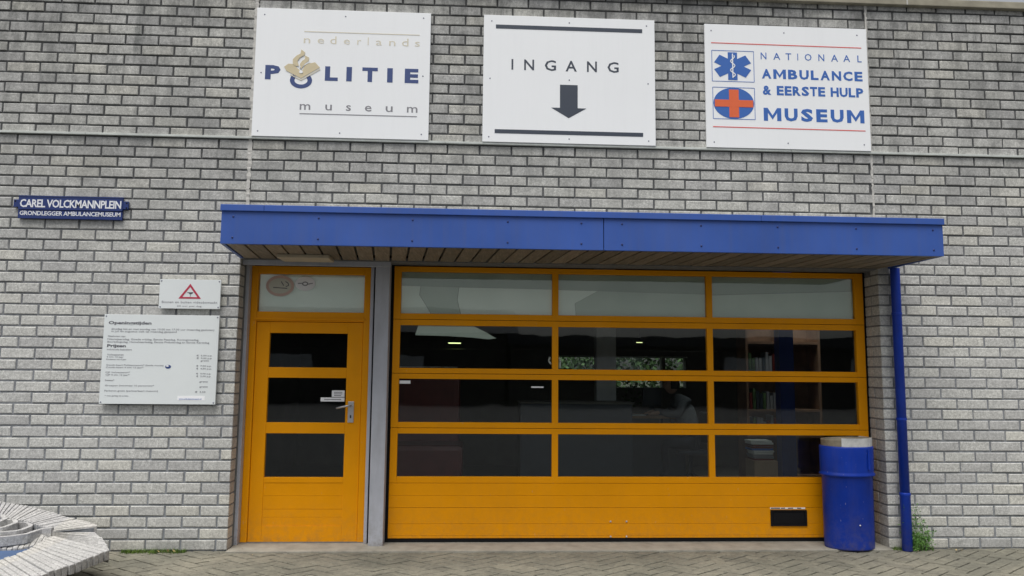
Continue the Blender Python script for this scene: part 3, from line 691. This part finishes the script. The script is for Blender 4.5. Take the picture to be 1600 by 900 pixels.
text('lettering', 'letter_white', p, 'GRONDLEGGER AMBULANCEMUSEUM', .250, 1.158, 3.020, 3.061, -.0315, .018, .95)

yw = -.050
p = tag(bx('camera_warning_sign', 'white2', None, 1.560, 2.112, yw, -.030, 2.172, 2.442, .002), 'small white board with a red warning triangle above the opening hours', 'sign')
tri = [(1.836, 2.403), (1.735, 2.265), (1.938, 2.265)]; itr = [(1.836, 2.373), (1.768, 2.280), (1.905, 2.280)]
bm = bmesh.new()
for i in range(3):
    j = (i + 1) % 3; prism(bm, [tri[i], tri[j], itr[j], itr[i]], yw - .0015, yw)
bmesh.ops.recalc_face_normals(bm, faces=bm.faces); fin(bm, 'warning_triangle', 'triangle', p)
poly('camera_symbol', 'ink', p, [(1.811, 2.324), (1.866, 2.325), (1.862, 2.314), (1.845, 2.306), (1.836, 2.306), (1.825, 2.316), (1.811, 2.320)][::-1], yw)
strokes('camera_stem', 'inkgrey', p, [((1.841, 2.306), (1.841, 2.283))], .005, yw)
text('lettering', 'inkgrey', p, 'Binnen en buiten videobewaakt', 1.588, 2.088, 2.222, 2.243, yw, .0, 1.1)
text('lettering', 'inkgrey', p, '24 uur per dag', 1.727, 1.946, 2.185, 2.204, yw, .0, 1.2)
screws(p, [(1.575, 2.427), (2.097, 2.427), (1.575, 2.187), (2.097, 2.187)], yw)

p = tag(bx('opening_hours_board', 'white2', None, 1.084, 2.114, yw, -.028, 1.302, 2.112, .002), 'large white board of small print headed Openingstijden and Prijzen', 'sign')
L_ = [('Openingstijden', 1.125, 1.507, 2.013, 2.050, .03), ('dinsdag tot en met zondag van 10.00 tot 17.00 uur (maandag gesloten)', 1.153, 2.073, 1.966, 1.988, 0),
 ('in juli en augustus ook op maandag geopend', 1.154, 1.737, 1.945, 1.966, 0), ('Gesloten op:', 1.126, 1.282, 1.902, 1.921, 0),
 ('Nieuwjaarsdag, Goede vrijdag, Eerste Paasdag, Koninginnedag,', 1.125, 1.941, 1.873, 1.895, 0), ('Bevrijdingsdag, Hemelvaartsdag, Eerste Pinksterdag en Eerste Kerstdag', 1.125, 2.034, 1.849, 1.870, 0),
 ('Prijzen', 1.125, 1.291, 1.805, 1.839, .03), ('individuele bezoekers', 1.126, 1.345, 1.785, 1.800, 0), ('Volwassenen', 1.130, 1.275, 1.737, 1.754, 0),
 ('4 t/m 12 jaar', 1.127, 1.276, 1.714, 1.732, 0), ('Kinderen tot 4 jaar', 1.126, 1.302, 1.692, 1.710, 0), ('Combi-kaart Politiemuseum* (beide musea)', 1.129, 1.636, 1.641, 1.659, 0),
 ('Combi-kaart 4 t/m 12 jaar*', 1.127, 1.459, 1.620, 1.638, 0), ('CJP Volwassenen*', 1.126, 1.341, 1.575, 1.593, 0), ('CJP 4 t/m 12 jaar*', 1.128, 1.339, 1.552, 1.570, 0), ('Donateur*', 1.127, 1.207, 1.507, 1.523, 0),
 ('Groepen (minimaal 15 personen)*', 1.129, 1.563, 1.456, 1.475, 0), ('Parkeren gratis (parkeerkaart museum)', 1.127, 1.600, 1.409, 1.428, 0), ('* niet geldig bij acties', 1.133, 1.340, 1.366, 1.382, 0)]
for s_, a, b, c, d, bo in L_: text('lettering', 'ink' if bo else 'inkgrey', p, s_, a, b, c, d, yw, bo)
for s_, a, b, z in (('€  5,00 p.p.', 1.927, 2.068, 1.737), ('€  3,00 p.p.', 1.929, 2.068, 1.713), ('gratis', 1.965, 2.038, 1.690), ('€  7,50 p.p.', 1.929, 2.065, 1.643), ('€  4,50 p.p.', 1.930, 2.067, 1.618), ('€  4,00 p.p.', 1.932, 2.065, 1.573), ('€  2,00 p.p.', 1.934, 2.067, 1.549), ('gratis', 1.964, 2.038, 1.500), ('gratis', 1.967, 2.040, 1.454), ('€  3,50', 1.931, 2.022, 1.408)):
    text('lettering', 'inkgrey', p, s_, a, b, z - .003, z + .015, yw, .004)
disc('blue_dot', 'polblue', p, 1.678, 1.640, .026, .017, yw); disc('dot_glint', 'sticker', p, 1.672, 1.647, .012, .007, yw - .0016)
tag(bx('stuck_on_label', 'sticker', p, 1.776, 2.020, yw - .001, yw, 1.338, 1.378), label='small white label with pale blue print')
text('lettering', 'ambblue', p, 'www.ambulancemuseum.nl', 1.79, 1.99, 1.345, 1.358, yw - .001, 0)
screws(p, [(1.10, 2.095), (2.098, 2.095), (1.10, 1.318), (2.098, 1.318)], yw)

# ------------------------------------------------------------- litter bin
bm = bmesh.new(); k = .75
lathe(bm, [(.222, .004), (.228, .012), (.230, .02), (.234, .66), (.240, .668), (.257, .672), (.259, .690), (.247, .700), (.248, .715), (.250, .93), (.247, .945), (.235, .947), (.235, .90)], 1, k, 56)
bn = fin(bm, 'litter_bin', 'blue_bin', smooth=True); bn.location = (8.022, .035, .006)
for pg in bn.data.polygons: pg.use_smooth = True
tag(bn, 'dark blue cylindrical litter bin with silver rim at right end of garage door', 'bin')
bm = bmesh.new(); lathe(bm, [(.234, .93), (.232, 1.00), (.236, 1.012), (.226, 1.016), (.214, 1.010), (.212, .80)], 1, k, 48, cap=False)
for v_ in bm.verts: v_.co.z += v_.co.x * .03 - v_.co.y * .02
ln = fin(bm, 'liner', 'liner_rust', bn, smooth=True)
bm = bmesh.new(); A_s = [R(-120 + 4.5 * i) for i in range(36)]
V = [[bm.verts.new((q * math.cos(a), q * k * math.sin(a), z)) for q, z in ((.239, .944), (.240, 1.024), (.231, 1.026), (.230, .944))] for a in A_s]
for P_, Q_ in zip(V, V[1:]):
    for u in range(4): bm.faces.new((P_[u], Q_[u], Q_[(u + 1) % 4], P_[(u + 1) % 4]))
for P_ in (V[0][::-1], V[-1]): bm.faces.new(P_)
bmesh.ops.recalc_face_normals(bm, faces=bm.faces); fin(bm, 'liner_rim', 'liner', bn)
bm = bmesh.new(); lathe(bm, [(.20, .80), (.0001, .79)], 1, k, 24, cap=False); fin(bm, 'liner_floor', 'black', bn)
bx('hinge_plate', 'blue_bin', bn, .12, .135, -.195 * .9, -.15, .74, .92)
bm = bmesh.new(); bmesh.ops.create_uvsphere(bm, u_segments=10, v_segments=6, radius=.008); bmesh.ops.translate(bm, verts=bm.verts, vec=(.02, -.174, .235)); fin(bm, 'lock', 'steel', bn)

# ------------------------------------------------------------- brick sculpture
SC = bx('brick_sculpture', 'mortar', None, .1, .9, -1.9, -.5, -.01, .12); tag(SC, 'low wave shaped seat of whitewashed bricks round a blue basin, left of the door', 'sculpture')
SC.data.materials.clear(); SC.data.materials.append(M['mortar'])
def resample(P, n):
    P = [Vector(q) for q in P]; D = [0]
    for a, b in zip(P, P[1:]): D.append(D[-1] + (b - a).length)
    out = []
    for i in range(n):
        t = D[-1] * i / (n - 1); k = 0
        while k < len(D) - 2 and D[k + 1] < t: k += 1
        f = (t - D[k]) / max(1e-9, D[k + 1] - D[k]); out.append(P[k].lerp(P[k + 1], f))
    return out
def brick_band(inn, out, n, thick, name='brick', gap=.10):
    I, O = resample(inn, n + 1), resample(out, n + 1)
    for i in range(n):
        a, b, c, d = I[i].lerp(I[i + 1], gap / 2), I[i].lerp(I[i + 1], 1 - gap / 2), O[i].lerp(O[i + 1], 1 - gap / 2), O[i].lerp(O[i + 1], gap / 2)
        rz = rnd.uniform(-.004, .004); ex = (c - b).normalized() * rnd.uniform(-.008, .008); bm = bmesh.new()
        q = [a, b, c + ex, d + ex]; up = [bm.verts.new((v_.x, v_.y, v_.z + rz)) for v_ in q]; dn = [bm.verts.new((v_.x, v_.y, v_.z - thick)) for v_ in q]
        bm.faces.new(up); bm.faces.new(dn[::-1])
        for m_ in range(4): bm.faces.new((up[m_], dn[m_], dn[(m_ + 1) % 4], up[(m_ + 1) % 4]))
        bmesh.ops.recalc_face_normals(bm, faces=bm.faces); fin(bm, name, 'sculpt', SC, bevel=.006)
def bed(name, inn, out, thick, z0, mat='mortar'):
    n = 30; I, O = resample(inn, n), resample(out, n); bm = bmesh.new()
    V = [[bm.verts.new((p_.x, p_.y, z)) for p_ in (I[i], O[i].lerp(I[i], .05)) for z in (p_.z - .012, (p_.z - thick) if z0 is None else z0)] for i in range(n)]
    for A, Bb in zip(V, V[1:]):
        for u, v_ in ((0, 2), (2, 3), (3, 1), (1, 0)): bm.faces.new((A[u], A[v_], Bb[v_], Bb[u]))
    for A in (V[0], V[-1]): bm.faces.new((A[0], A[2], A[3], A[1]))
    bmesh.ops.recalc_face_normals(bm, faces=bm.faces); return fin(bm, name, mat, SC)
ri = [(1.12, -1.95, .27), (1.108, -1.517, .27), (1.109, -1.342, .27), (1.134, -1.154, .27), (1.101, -.931, .27), (1.078, -.758, .27), (1.053, -.621, .275)]
ro = [(1.62, -2.45, .26), (1.586, -1.83, .26), (1.611, -1.691, .26), (1.638, -1.543, .26), (1.68, -1.368, .26), (1.725, -1.062, .26)]
inn = ri + [(1.06, -.64, .285), (1.08, -.66, .30), (1.085, -.675, .315), (1.075, -.675, .33), (.945, -.64, .365), (.838, -.613, .385), (.709, -.611, .41), (.514, -.582, .43)]
out1 = ro; out2 = [(1.725, -1.062, .26), (1.588, -.866, .285), (1.42, -.68, .315)]; out3 = [(1.375, -.56, .332), (1.345, -.50, .342), (1.128, -.42, .37), (1.011, -.38, .385), (.862, -.32, .41), (.685, -.27, .44), (.508, -.22, .46), (.257, -.16, .48)]
brick_band(ri, ro, 22, .072, gap=.17); bed('mortar_bed', ri, ro, .07, None)
i2 = [(1.053, -.621, .275), (1.066, -.632, .285), (1.080, -.645, .30)]; brick_band(i2, out2, 9, .10, gap=.15); bed('mortar_bed', i2, out2, .07, None)
i3 = [(1.080, -.645, .30), (1.082, -.66, .32), (1.0, -.655, .35), (.945, -.64, .365), (.838, -.613, .385), (.709, -.611, .41), (.514, -.582, .43)]
brick_band(i3, out3, 26, .12, gap=.17); bed('mortar_bed', i3, out3, .09, None)
# foot and basin
bm = bmesh.new()
ft = [(.1, -1.9), (1.35, -2.2), (1.30, -1.5), (1.38, -1.1), (1.12, -.62), (.9, -.45), (.2, -.3)]
up = [bm.verts.new((x - .10, y, .19)) for x, y in ft]; dn = [bm.verts.new((x - .22, y, -.01)) for x, y in ft]; bm.faces.new(up); bm.faces.new(dn[::-1])
for i in range(len(ft)): bm.faces.new((dn[i], dn[(i + 1) % len(ft)], up[(i + 1) % len(ft)], up[i]))
bmesh.ops.recalc_face_normals(bm, faces=bm.faces); fin(bm, 'foot', 'mortar', SC)
bm = bmesh.new(); bp = [(.2, -1.9), (1.12, -1.9), (1.13, -1.3), (1.14, -1.0), (1.06, -.75), (.97, -.62), (.2, -.6)]
up = [bm.verts.new((x, y, .205)) for x, y in bp]; dn = [bm.verts.new((x, y, .192)) for x, y in bp]; bm.faces.new(up); bm.faces.new(dn[::-1])
for i in range(len(bp)): bm.faces.new((dn[i], dn[(i + 1) % len(bp)], up[(i + 1) % len(bp)], up[i]))
bmesh.ops.recalc_face_normals(bm, faces=bm.faces); tag(fin(bm, 'basin', 'poolblue', SC), label='flat blue painted basin floor')
bi = [(.25, -.86, .215), (.45, -.87, .215), (.70, -.86, .215), (.93, -.83, .22), (1.055, -.70, .235)]; bo = [(.25, -.62, .34), (.45, -.64, .34), (.70, -.66, .33), (.90, -.67, .32), (1.07, -.655, .30)]
brick_band(bi, bo, 22, .05, gap=.08)
for f in ([(.531, -.528, .43), (.62, -.557, .425), (.690, -.637, .41), (.634, -.70, .38), (.50, -.72, .36)], [(.60, -.66, .40), (.74, -.60, .40), (.790, -.66, .385), (.76, -.76, .37), (.60, -.80, .35)], [(.74, -.60, .38), (.86, -.60, .375), (.915, -.67, .36), (.88, -.76, .345), (.72, -.80, .335)], [(1.08, -.66, .345), (.99, -.66, .335), (.94, -.78, .32), (.80, -.83, .31), (.62, -.84, .31)]):
    P = resample(f, 14); bm = bmesh.new(); w2 = .018; V = []
    for i, q in enumerate(P):
        d = (P[min(i + 1, 13)] - P[max(i - 1, 0)]); s_ = Vector((-d.y, d.x, 0)).normalized() * w2
        V.append([bm.verts.new(v_) for v_ in (q - s_, q + s_, q + s_ - Vector((0, 0, .075)), q - s_ - Vector((0, 0, .075)))])
    for A, Bb in zip(V, V[1:]):
        for u in range(4): bm.faces.new((A[u], A[(u + 1) % 4], Bb[(u + 1) % 4], Bb[u]))
    bm.faces.new(V[0]); bm.faces.new(V[-1][::-1]); bmesh.ops.recalc_face_normals(bm, faces=bm.faces); fin(bm, 'curved_fin', 'sculpt', SC, bevel=.004)

# ------------------------------------------------------------- plants and litter
def blade(bm, x, y, z, h, lean, az, wd):
    dx, dy = math.cos(az), math.sin(az); px, py = -dy * wd, dx * wd; pts = []
    for t_ in (0, .5, 1):
        o = lean * t_ * t_; pts.append((x + dx * o, y + dy * o, z + h * t_, 1 - t_))
    a = [bm.verts.new((p_[0] - px * p_[3], p_[1] - py * p_[3], p_[2])) for p_ in pts[:2]]; b = [bm.verts.new((p_[0] + px * p_[3], p_[1] + py * p_[3], p_[2])) for p_ in pts[:2]]
    tip = bm.verts.new(pts[2][:3]); bm.faces.new((a[0], b[0], b[1], a[1])); bm.faces.new((a[1], b[1], tip))
def leaflet(bm, p_, d, n_, L, W):
    s_ = d.cross(n_).normalized() * W; a = bm.verts.new(p_); b = bm.verts.new(p_ + d * L * .5 + s_); c = bm.verts.new(p_ + d * L); e = bm.verts.new(p_ + d * L * .5 - s_); bm.faces.new((a, b, c, e))
bs_, bl = bmesh.new(), bmesh.new(); r = random.Random(3)
for i in range(36):
    x0 = 8.60 + r.gauss(0, .07); y0 = -.05 - r.random() * .06; tall = r.random() < .4
    h = r.uniform(.22, .44) if tall else r.uniform(.08, .20); az = r.uniform(0, 6.28); ln_ = h * r.uniform(.1, .5) * (.4 if tall else 1.6)
    P = [Vector((x0 + math.cos(az) * ln_ * t_ * t_ + (.03 * t_ if not tall else -.05 * t_), min(-.012, y0 + math.sin(az) * ln_ * .4 * t_ * t_), h * t_)) for t_ in (0, .25, .5, .75, 1)]
    tube(bs_, [tuple(q) for q in P], [.0022, .002, .0018, .0014, .0008], 4)
    for k in range(30 if tall else 26):
        t_ = r.uniform(.15, 1); q = P[min(3, int(t_ * 4))].lerp(P[min(4, int(t_ * 4) + 1)], t_ * 4 % 1)
        d = Vector((r.gauss(0, 1), r.gauss(0, .5), r.gauss(.3, .5))).normalized(); q = q + d * r.uniform(0, .02); q.y = min(q.y, -.01)
        leaflet(bl, q, d, Vector((r.gauss(0, 1), r.gauss(0, 1), r.gauss(0, 1))).normalized(), r.uniform(.014, .034), r.uniform(.003, .007))
wp = empty('weed_plant', (0, 0, 0)); tag(wp, 'feathery green weed growing at the foot of the blue downpipe', 'plant')
fin(bs_, 'stem', 'leaf', wp); fin(bl, 'foliage', 'leaf', wp)
bm = bmesh.new()
for i in range(900):
    x = r.uniform(1.36, 1.92); y = -.015 - abs(r.gauss(0, .035)); blade(bm, x, y, -.006, r.uniform(.012, .045), r.uniform(0, .04), r.uniform(0, 6.28), .0025)
for i in range(1300):
    x = r.uniform(1.35, 1.85); y = r.uniform(-1.9, -1.1); blade(bm, x + r.gauss(0, .05), y, -.008, r.uniform(.008, .035), r.uniform(0, .03), r.uniform(0, 6.28), .003)
for i in range(250):
    x = r.uniform(8.4, 8.8); y = -.01 - abs(r.gauss(0, .03)); blade(bm, x, y, -.006, r.uniform(.01, .05), r.uniform(0, .04), r.uniform(0, 6.28), .003)
tag(fin(bm, 'grass', 'grass'), kind='stuff')
bm = bmesh.new()
for x, y, s_ in ((1.78, -.07, .04), (1.84, -.06, .04), (1.70, -.06, .03), (8.97, -.10, .03), (9.02, -.09, .025), (2.40, .02, .02), (2.46, .03, .025), (8.6, -.12, .02), (2.55, -.18, .015), (4.2, -.5, .012), (6.9, -.4, .012)):
    d = Vector((r.gauss(0, 1), r.gauss(0, 1), .5)).normalized(); leaflet(bm, Vector((x, y, .006)), d, Vector((0, 0, 1)), s_, s_ * .3)
tag(fin(bm, 'fallen_leaves', 'dryleaf'), kind='stuff')

# ------------------------------------------------------------- the room behind the glass
bm = bmesh.new(); rx0, rx1, ry0, ry1, rz = 1.5, 12.5, .36, 6.0, 3.3
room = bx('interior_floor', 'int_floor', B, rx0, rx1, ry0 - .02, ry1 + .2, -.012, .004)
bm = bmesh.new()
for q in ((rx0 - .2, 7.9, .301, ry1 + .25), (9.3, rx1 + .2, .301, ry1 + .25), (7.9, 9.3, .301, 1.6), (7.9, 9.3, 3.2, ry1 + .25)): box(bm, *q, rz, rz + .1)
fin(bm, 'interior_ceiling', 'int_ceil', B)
tag(bx('added_skylight', 'glass', B, 7.9, 9.3, 1.6, 3.2, rz + .04, rz + .05), label='unseen roof light added to brighten the room')  # out of view, added so daylight reaches the shelves and desk
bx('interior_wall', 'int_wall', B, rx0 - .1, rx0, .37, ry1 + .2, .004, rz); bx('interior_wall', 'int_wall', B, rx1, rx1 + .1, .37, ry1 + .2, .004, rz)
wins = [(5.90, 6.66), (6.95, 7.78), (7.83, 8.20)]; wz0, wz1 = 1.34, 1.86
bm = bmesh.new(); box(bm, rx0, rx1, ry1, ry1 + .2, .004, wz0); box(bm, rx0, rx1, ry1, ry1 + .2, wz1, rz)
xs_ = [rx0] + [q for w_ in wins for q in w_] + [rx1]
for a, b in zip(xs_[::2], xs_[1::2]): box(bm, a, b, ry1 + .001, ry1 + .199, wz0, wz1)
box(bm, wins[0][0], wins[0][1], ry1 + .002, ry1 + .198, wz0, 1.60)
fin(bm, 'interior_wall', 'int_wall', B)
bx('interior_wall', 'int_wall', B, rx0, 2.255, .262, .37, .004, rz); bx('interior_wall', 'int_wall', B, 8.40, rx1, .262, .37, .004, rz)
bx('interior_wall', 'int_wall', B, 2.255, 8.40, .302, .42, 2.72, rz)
bx('window_ledge', 'paper', B, 5.88, 8.22, ry1 - .03, ry1 - .002, wz1 + .005, wz1 + .022)
for a, b in wins: bx('pane', 'glass', B, a, b, ry1 + .10, ry1 + .106, wz0, wz1)
tag(bx('interior_column', 'int_grey', B, 6.10, 6.36, 2.9, 3.1, .004, rz), label='grey column inside the room'); tag(bx('interior_column', 'navy', B, 8.195, 8.373, 1.95, 2.1, .004, rz), label='dark blue column inside the room')
bx('interior_beam', 'int_wall', B, rx0, 8.1, 3.98, 4.02, 1.925, 1.935)
cl_ = bx('ceiling_lamp', 'lamp', None, 4.09, 4.27, 3.9, 4.1, 2.010, 2.018, .002); tag(cl_, 'small lit oval lamp glowing yellow inside behind the upper left garage panes', 'lamp')
bm = bmesh.new(); tube(bm, [(4.18, 4, 2.02), (4.18, 4, rz)], .006, 6); box(bm, 4.07, 4.29, 3.88, 4.12, 2.019, 2.04); fin(bm, 'lamp_hood', 'screen', cl_)
l2 = bx('ceiling_lamp', 'lamp', None, 7.10, 7.19, 4.95, 5.0, 2.085, 2.092, .002); tag(l2, 'small lit lamp glinting above the far window behind the middle panes', 'lamp')
bm = bmesh.new(); tube(bm, [(7.15, 5, 2.1), (7.15, 5, rz)], .006, 6); box(bm, 7.06, 7.24, 4.88, 5.12, 2.093, 2.11); fin(bm, 'lamp_hood', 'screen', l2)
sh = empty('bookcase', (8.4, 2.5, 0)); tag(sh, 'brown wooden bookcase inside behind the right garage panes', 'bookcase')
for a, b, c, d, e, f in ((-.42, -.39, 0, .35, 0, 2.4), (.54, .57, 0, .35, 0, 2.4), (-.42, .57, .33, .35, 0, 2.4), (.05, .08, 0, .34, 0, 2.4)): bx('side_board', 'int_wood', sh, a, b, c, d, e, f)
for z in (.3, .80, 1.13, 1.60, 2.0): bx('shelf', 'int_wood', sh, -.39, .54, .005, .33, z, z + .03)
for z, n in ((.83, 9), (1.16, 10), (1.63, 9)):
    for i in range(n):
        x = -.37 + i * .045; h = rnd.uniform(.16, .27); mm = rnd.choice(['inkgrey', 'int_red', 'ambblue', 'inkgrey', 'garden', 'int_wall', 'screen'])
        bx('book', mm, sh, x, x + .035, .03, .2, z, z + h)
bxo = bx('cardboard_box', 'cardboard', None, 7.89, 8.18, 2.05, 2.35, .25, .56, .004); tag(bxo, 'brown cardboard box inside on a low stand beside the blue column', 'box')
tg = bx('low_stand', 'int_wood', None, 7.86, 8.19, 2.03, 2.40, .004, .245, .004); tag(tg, 'low wooden stand inside under the cardboard box', 'stand')
mg = empty('magazine_pile', (8.03, 2.2, .562)); tag(mg, 'untidy pile of coloured magazines on the cardboard box', 'magazines')
for i in range(10): bx('magazine', rnd.choice(['paper', 'int_red', 'ambblue', 'inkgrey', 'paper']), mg, -.14 + rnd.uniform(-.02, .02), .12 + rnd.uniform(-.02, .02), -.1, .12, i * .024, i * .024 + .020)
cn = bx('dark_counter', 'screen', None, 5.05, 6.45, 2.3, 2.75, .004, 1.22, .01); tag(cn, 'dark counter inside behind the middle panes, left of the desk', 'counter'); bx('counter_top', 'int_wall', cn, 5.03, 6.47, 2.28, 2.77, 1.221, 1.245, .004)
dk = empty('desk', (7.0, 4.0, .10)); tag(dk, 'pale topped desk inside with papers and a monitor on it', 'desk')
bx('desk_top', 'cardboard', dk, -.42, .36, -.35, .35, .86, .89)
for x in (-.40, .30):
    for y in (-.32, .28): bx('leg', 'screen', dk, x, x + .04, y, y + .04, -.09, .86)
bx('front_panel', 'screen', dk, -.41, .50, -.34, -.32, .0, .78)
mo = empty('monitor', (7.12, 4.05, .99)); tag(mo, 'dark computer monitor on the desk inside', 'monitor')
bx('screen', 'screen', mo, -.14, .14, 0, .03, .12, .40, .005); bx('stand', 'screen', mo, -.03, .03, .0, .04, 0, .13); bx('foot', 'screen', mo, -.09, .09, -.06, .08, 0, .01)
pp = bx('paper_sheets', 'paper', None, 6.62, 6.95, 3.72, 3.95, .992, 1.005); tag(pp, 'white paper sheets lying on the desk inside', 'paper')
vs = bx('flower_pot', 'int_red', None, 6.70, 6.78, 4.1, 4.18, .992, 1.1, .01); tag(vs, 'small red flower pot with pale flowers on the desk inside', 'plant pot')
bm = bmesh.new()
for i in range(60):
    d = Vector((r.gauss(0, 1), r.gauss(0, 1), abs(r.gauss(.8, .6)))).normalized(); leaflet(bm, Vector((6.74, 4.14, 1.1)) + d * r.uniform(.05, .3), d, Vector((r.gauss(0, 1), r.gauss(0, 1), 1)).normalized(), .06, .02)
fin(bm, 'flowers', 'garden', vs)
# seated person leaning over the desk
def skinned(name, mat, parent, verts, edges, radii, root=0):
    me = bpy.data.meshes.new(name); me.from_pydata(verts, edges, []); ob = bpy.data.objects.new('tmp', me); C.objects.link(ob)
    md = ob.modifiers.new('skin', 'SKIN'); sv = me.skin_vertices[0].data
    for i, rr in enumerate(radii): sv[i].radius = (rr, rr); sv[i].use_root = (i == root)
    s2 = ob.modifiers.new('sub', 'SUBSURF'); s2.levels = 2
    dg = bpy.context.evaluated_depsgraph_get(); m2 = bpy.data.meshes.new_from_object(ob.evaluated_get(dg)); bpy.data.objects.remove(ob); m2.name = name
    for pl in m2.polygons: pl.use_smooth = True
    m2.materials.clear(); return link(name, m2, parent, mat)
pe = empty('person', (7.50, 3.75, .10)); tag(pe, 'person in a grey jumper seated at the desk inside, leaning over it', 'person')
skinned('body', 'jumper', pe, [(0.08, 0, .55), (.05, 0, .80), (-.02, 0, 1.05), (-.06, 0, 1.13), (-.05, -.17, 1.08), (-.15, -.24, .92), (-.38, -.16, .95), (-.05, .17, 1.08), (-.15, .24, .92), (-.38, .16, .95), (-.12, 0, 1.20)],
        [(0, 1), (1, 2), (2, 3), (3, 4), (4, 5), (5, 6), (3, 7), (7, 8), (8, 9), (3, 10)], [.18, .18, .19, .15, .085, .06, .045, .085, .06, .045, .06])
skinned('trousers', 'trousers', pe, [(.08, 0, .55), (.06, -.1, .52), (-.32, -.12, .50), (-.28, -.12, .10), (-.38, -.12, .05), (.06, .1, .52), (-.32, .12, .50), (-.28, .12, .10), (-.38, .12, .05)], [(0, 1), (1, 2), (2, 3), (3, 4), (0, 5), (5, 6), (6, 7), (7, 8)], [.14, .10, .07, .045, .04, .10, .07, .045, .04])
bm = bmesh.new(); bmesh.ops.create_uvsphere(bm, u_segments=20, v_segments=14, radius=.1)
for v_ in bm.verts:
    v_.co.z *= 1.22; v_.co.y *= .82
    if v_.co.x < -.08 and abs(v_.co.y) < .02 and abs(v_.co.z) < .03: v_.co.x -= .025
bmesh.ops.translate(bm, verts=bm.verts, vec=(-.17, 0, 1.33)); fin(bm, 'head', 'skin', pe, smooth=True)
bm = bmesh.new(); bmesh.ops.create_uvsphere(bm, u_segments=20, v_segments=14, radius=.120)
for v_ in bm.verts: v_.co.z *= 1.15; v_.co.y *= .86
bmesh.ops.delete(bm, geom=[v_ for v_ in bm.verts if v_.co.x < -.055 and v_.co.z < .055 or v_.co.z < -.08], context='VERTS')
bmesh.ops.translate(bm, verts=bm.verts, vec=(-.163, 0, 1.342)); fin(bm, 'hair', 'hair', pe, smooth=True)
for s_ in (-1, 1):
    vs_ = [(-.38, s_ * .16, .95), (-.46, s_ * .13, .93)]; ed = [(0, 1)]; rd = [.03, .032]
    for f in range(4): vs_ += [(-.50, s_ * (.155 - f * .017), .925), (-.535 - .006 * (1.5 - abs(f - 1.5)), s_ * (.157 - f * .018), .915)]; n_ = len(vs_); ed += [(1, n_ - 2), (n_ - 2, n_ - 1)]; rd += [.010, .008]
    vs_ += [(-.47, s_ * .09, .92)]; ed += [(1, len(vs_) - 1)]; rd += [.010]
    skinned('hand', 'skin', pe, vs_, ed, rd)
ch = empty('office_chair', (7.60, 3.75, .10)); tag(ch, 'dark office chair under the seated person inside', 'chair')
bx('seat', 'screen', ch, -.24, .20, -.22, .22, .36, .42, .02); bx('backrest', 'screen', ch, .20, .25, -.2, .2, .5, .95, .02)
bm = bmesh.new(); tube(bm, [(0, 0, .06), (0, 0, .36)], .03, 10)
for i in range(5): a = i * 2 * math.pi / 5; tube(bm, [(0, 0, .09), (.26 * math.cos(a), .26 * math.sin(a), -.07)], .02, 6)
fin(bm, 'base', 'screen', ch)
so = empty('red_car_reflection', (3.9, 2.2, 0)); tag(so, 'dark red blocks inside standing in for a red car mirrored in the left panes', 'mirrored car')
bx('seat', 'int_red', so, -.9, .45, -.35, .35, .25, .75, .06); bx('backrest', 'int_red', so, -.9, .40, .2, .42, .6, 1.66, .08)  # couch-shaped blocks stand in for a parked red car's reflection
bx('car_outline', 'paper', so, -.85, .36, .24, .262, 1.655, 1.668, .004)

# ------------------------------------------------------------- foliage: garden behind the room, hedge across the road (seen in the panes)
def foliage(name, mat, x0, x1, y0, y1, z0, z1, n, s_, seed, label, cat):
    r = random.Random(seed); bm = bmesh.new()
    for i in range(n):
        x = r.uniform(x0, x1); top = z1 * (.82 + .18 * math.sin(x * 1.1 + seed) + .1 * math.sin(x * 3.7)); z = z0 + (top - z0) * r.random(); y = r.uniform(y0, y1)
        d = Vector((r.gauss(0, 1), r.gauss(0, 1), r.gauss(0, 1))).normalized(); leaflet(bm, Vector((x, y, z)), d, Vector((r.gauss(0, 1), r.gauss(0, 1), r.gauss(0, 1))).normalized(), s_ * r.uniform(.6, 1.4), s_ * .35)
    return tag(fin(bm, name, mat), label, cat, kind='stuff')
foliage('garden_shrubs', 'garden', 3, 12, 8.2, 9.2, -.01, 3.2, 16000, .12, 5, 'leafy green shrubs outside the far window of the room', 'shrubs')
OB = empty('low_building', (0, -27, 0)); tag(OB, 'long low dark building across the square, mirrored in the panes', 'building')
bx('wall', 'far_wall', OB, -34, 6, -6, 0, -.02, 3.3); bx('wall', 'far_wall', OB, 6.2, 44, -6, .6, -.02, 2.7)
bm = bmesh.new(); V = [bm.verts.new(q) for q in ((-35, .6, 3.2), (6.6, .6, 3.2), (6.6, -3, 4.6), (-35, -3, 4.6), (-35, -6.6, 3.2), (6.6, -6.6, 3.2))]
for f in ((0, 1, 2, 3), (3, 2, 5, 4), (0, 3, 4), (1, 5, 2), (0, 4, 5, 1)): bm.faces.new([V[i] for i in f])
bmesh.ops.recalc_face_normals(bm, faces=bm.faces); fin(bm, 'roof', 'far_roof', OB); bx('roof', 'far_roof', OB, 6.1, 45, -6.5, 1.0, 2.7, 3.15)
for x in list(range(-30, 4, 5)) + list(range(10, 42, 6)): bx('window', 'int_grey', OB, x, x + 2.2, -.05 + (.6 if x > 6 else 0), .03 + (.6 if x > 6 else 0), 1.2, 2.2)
bpy.context.view_layer.update()
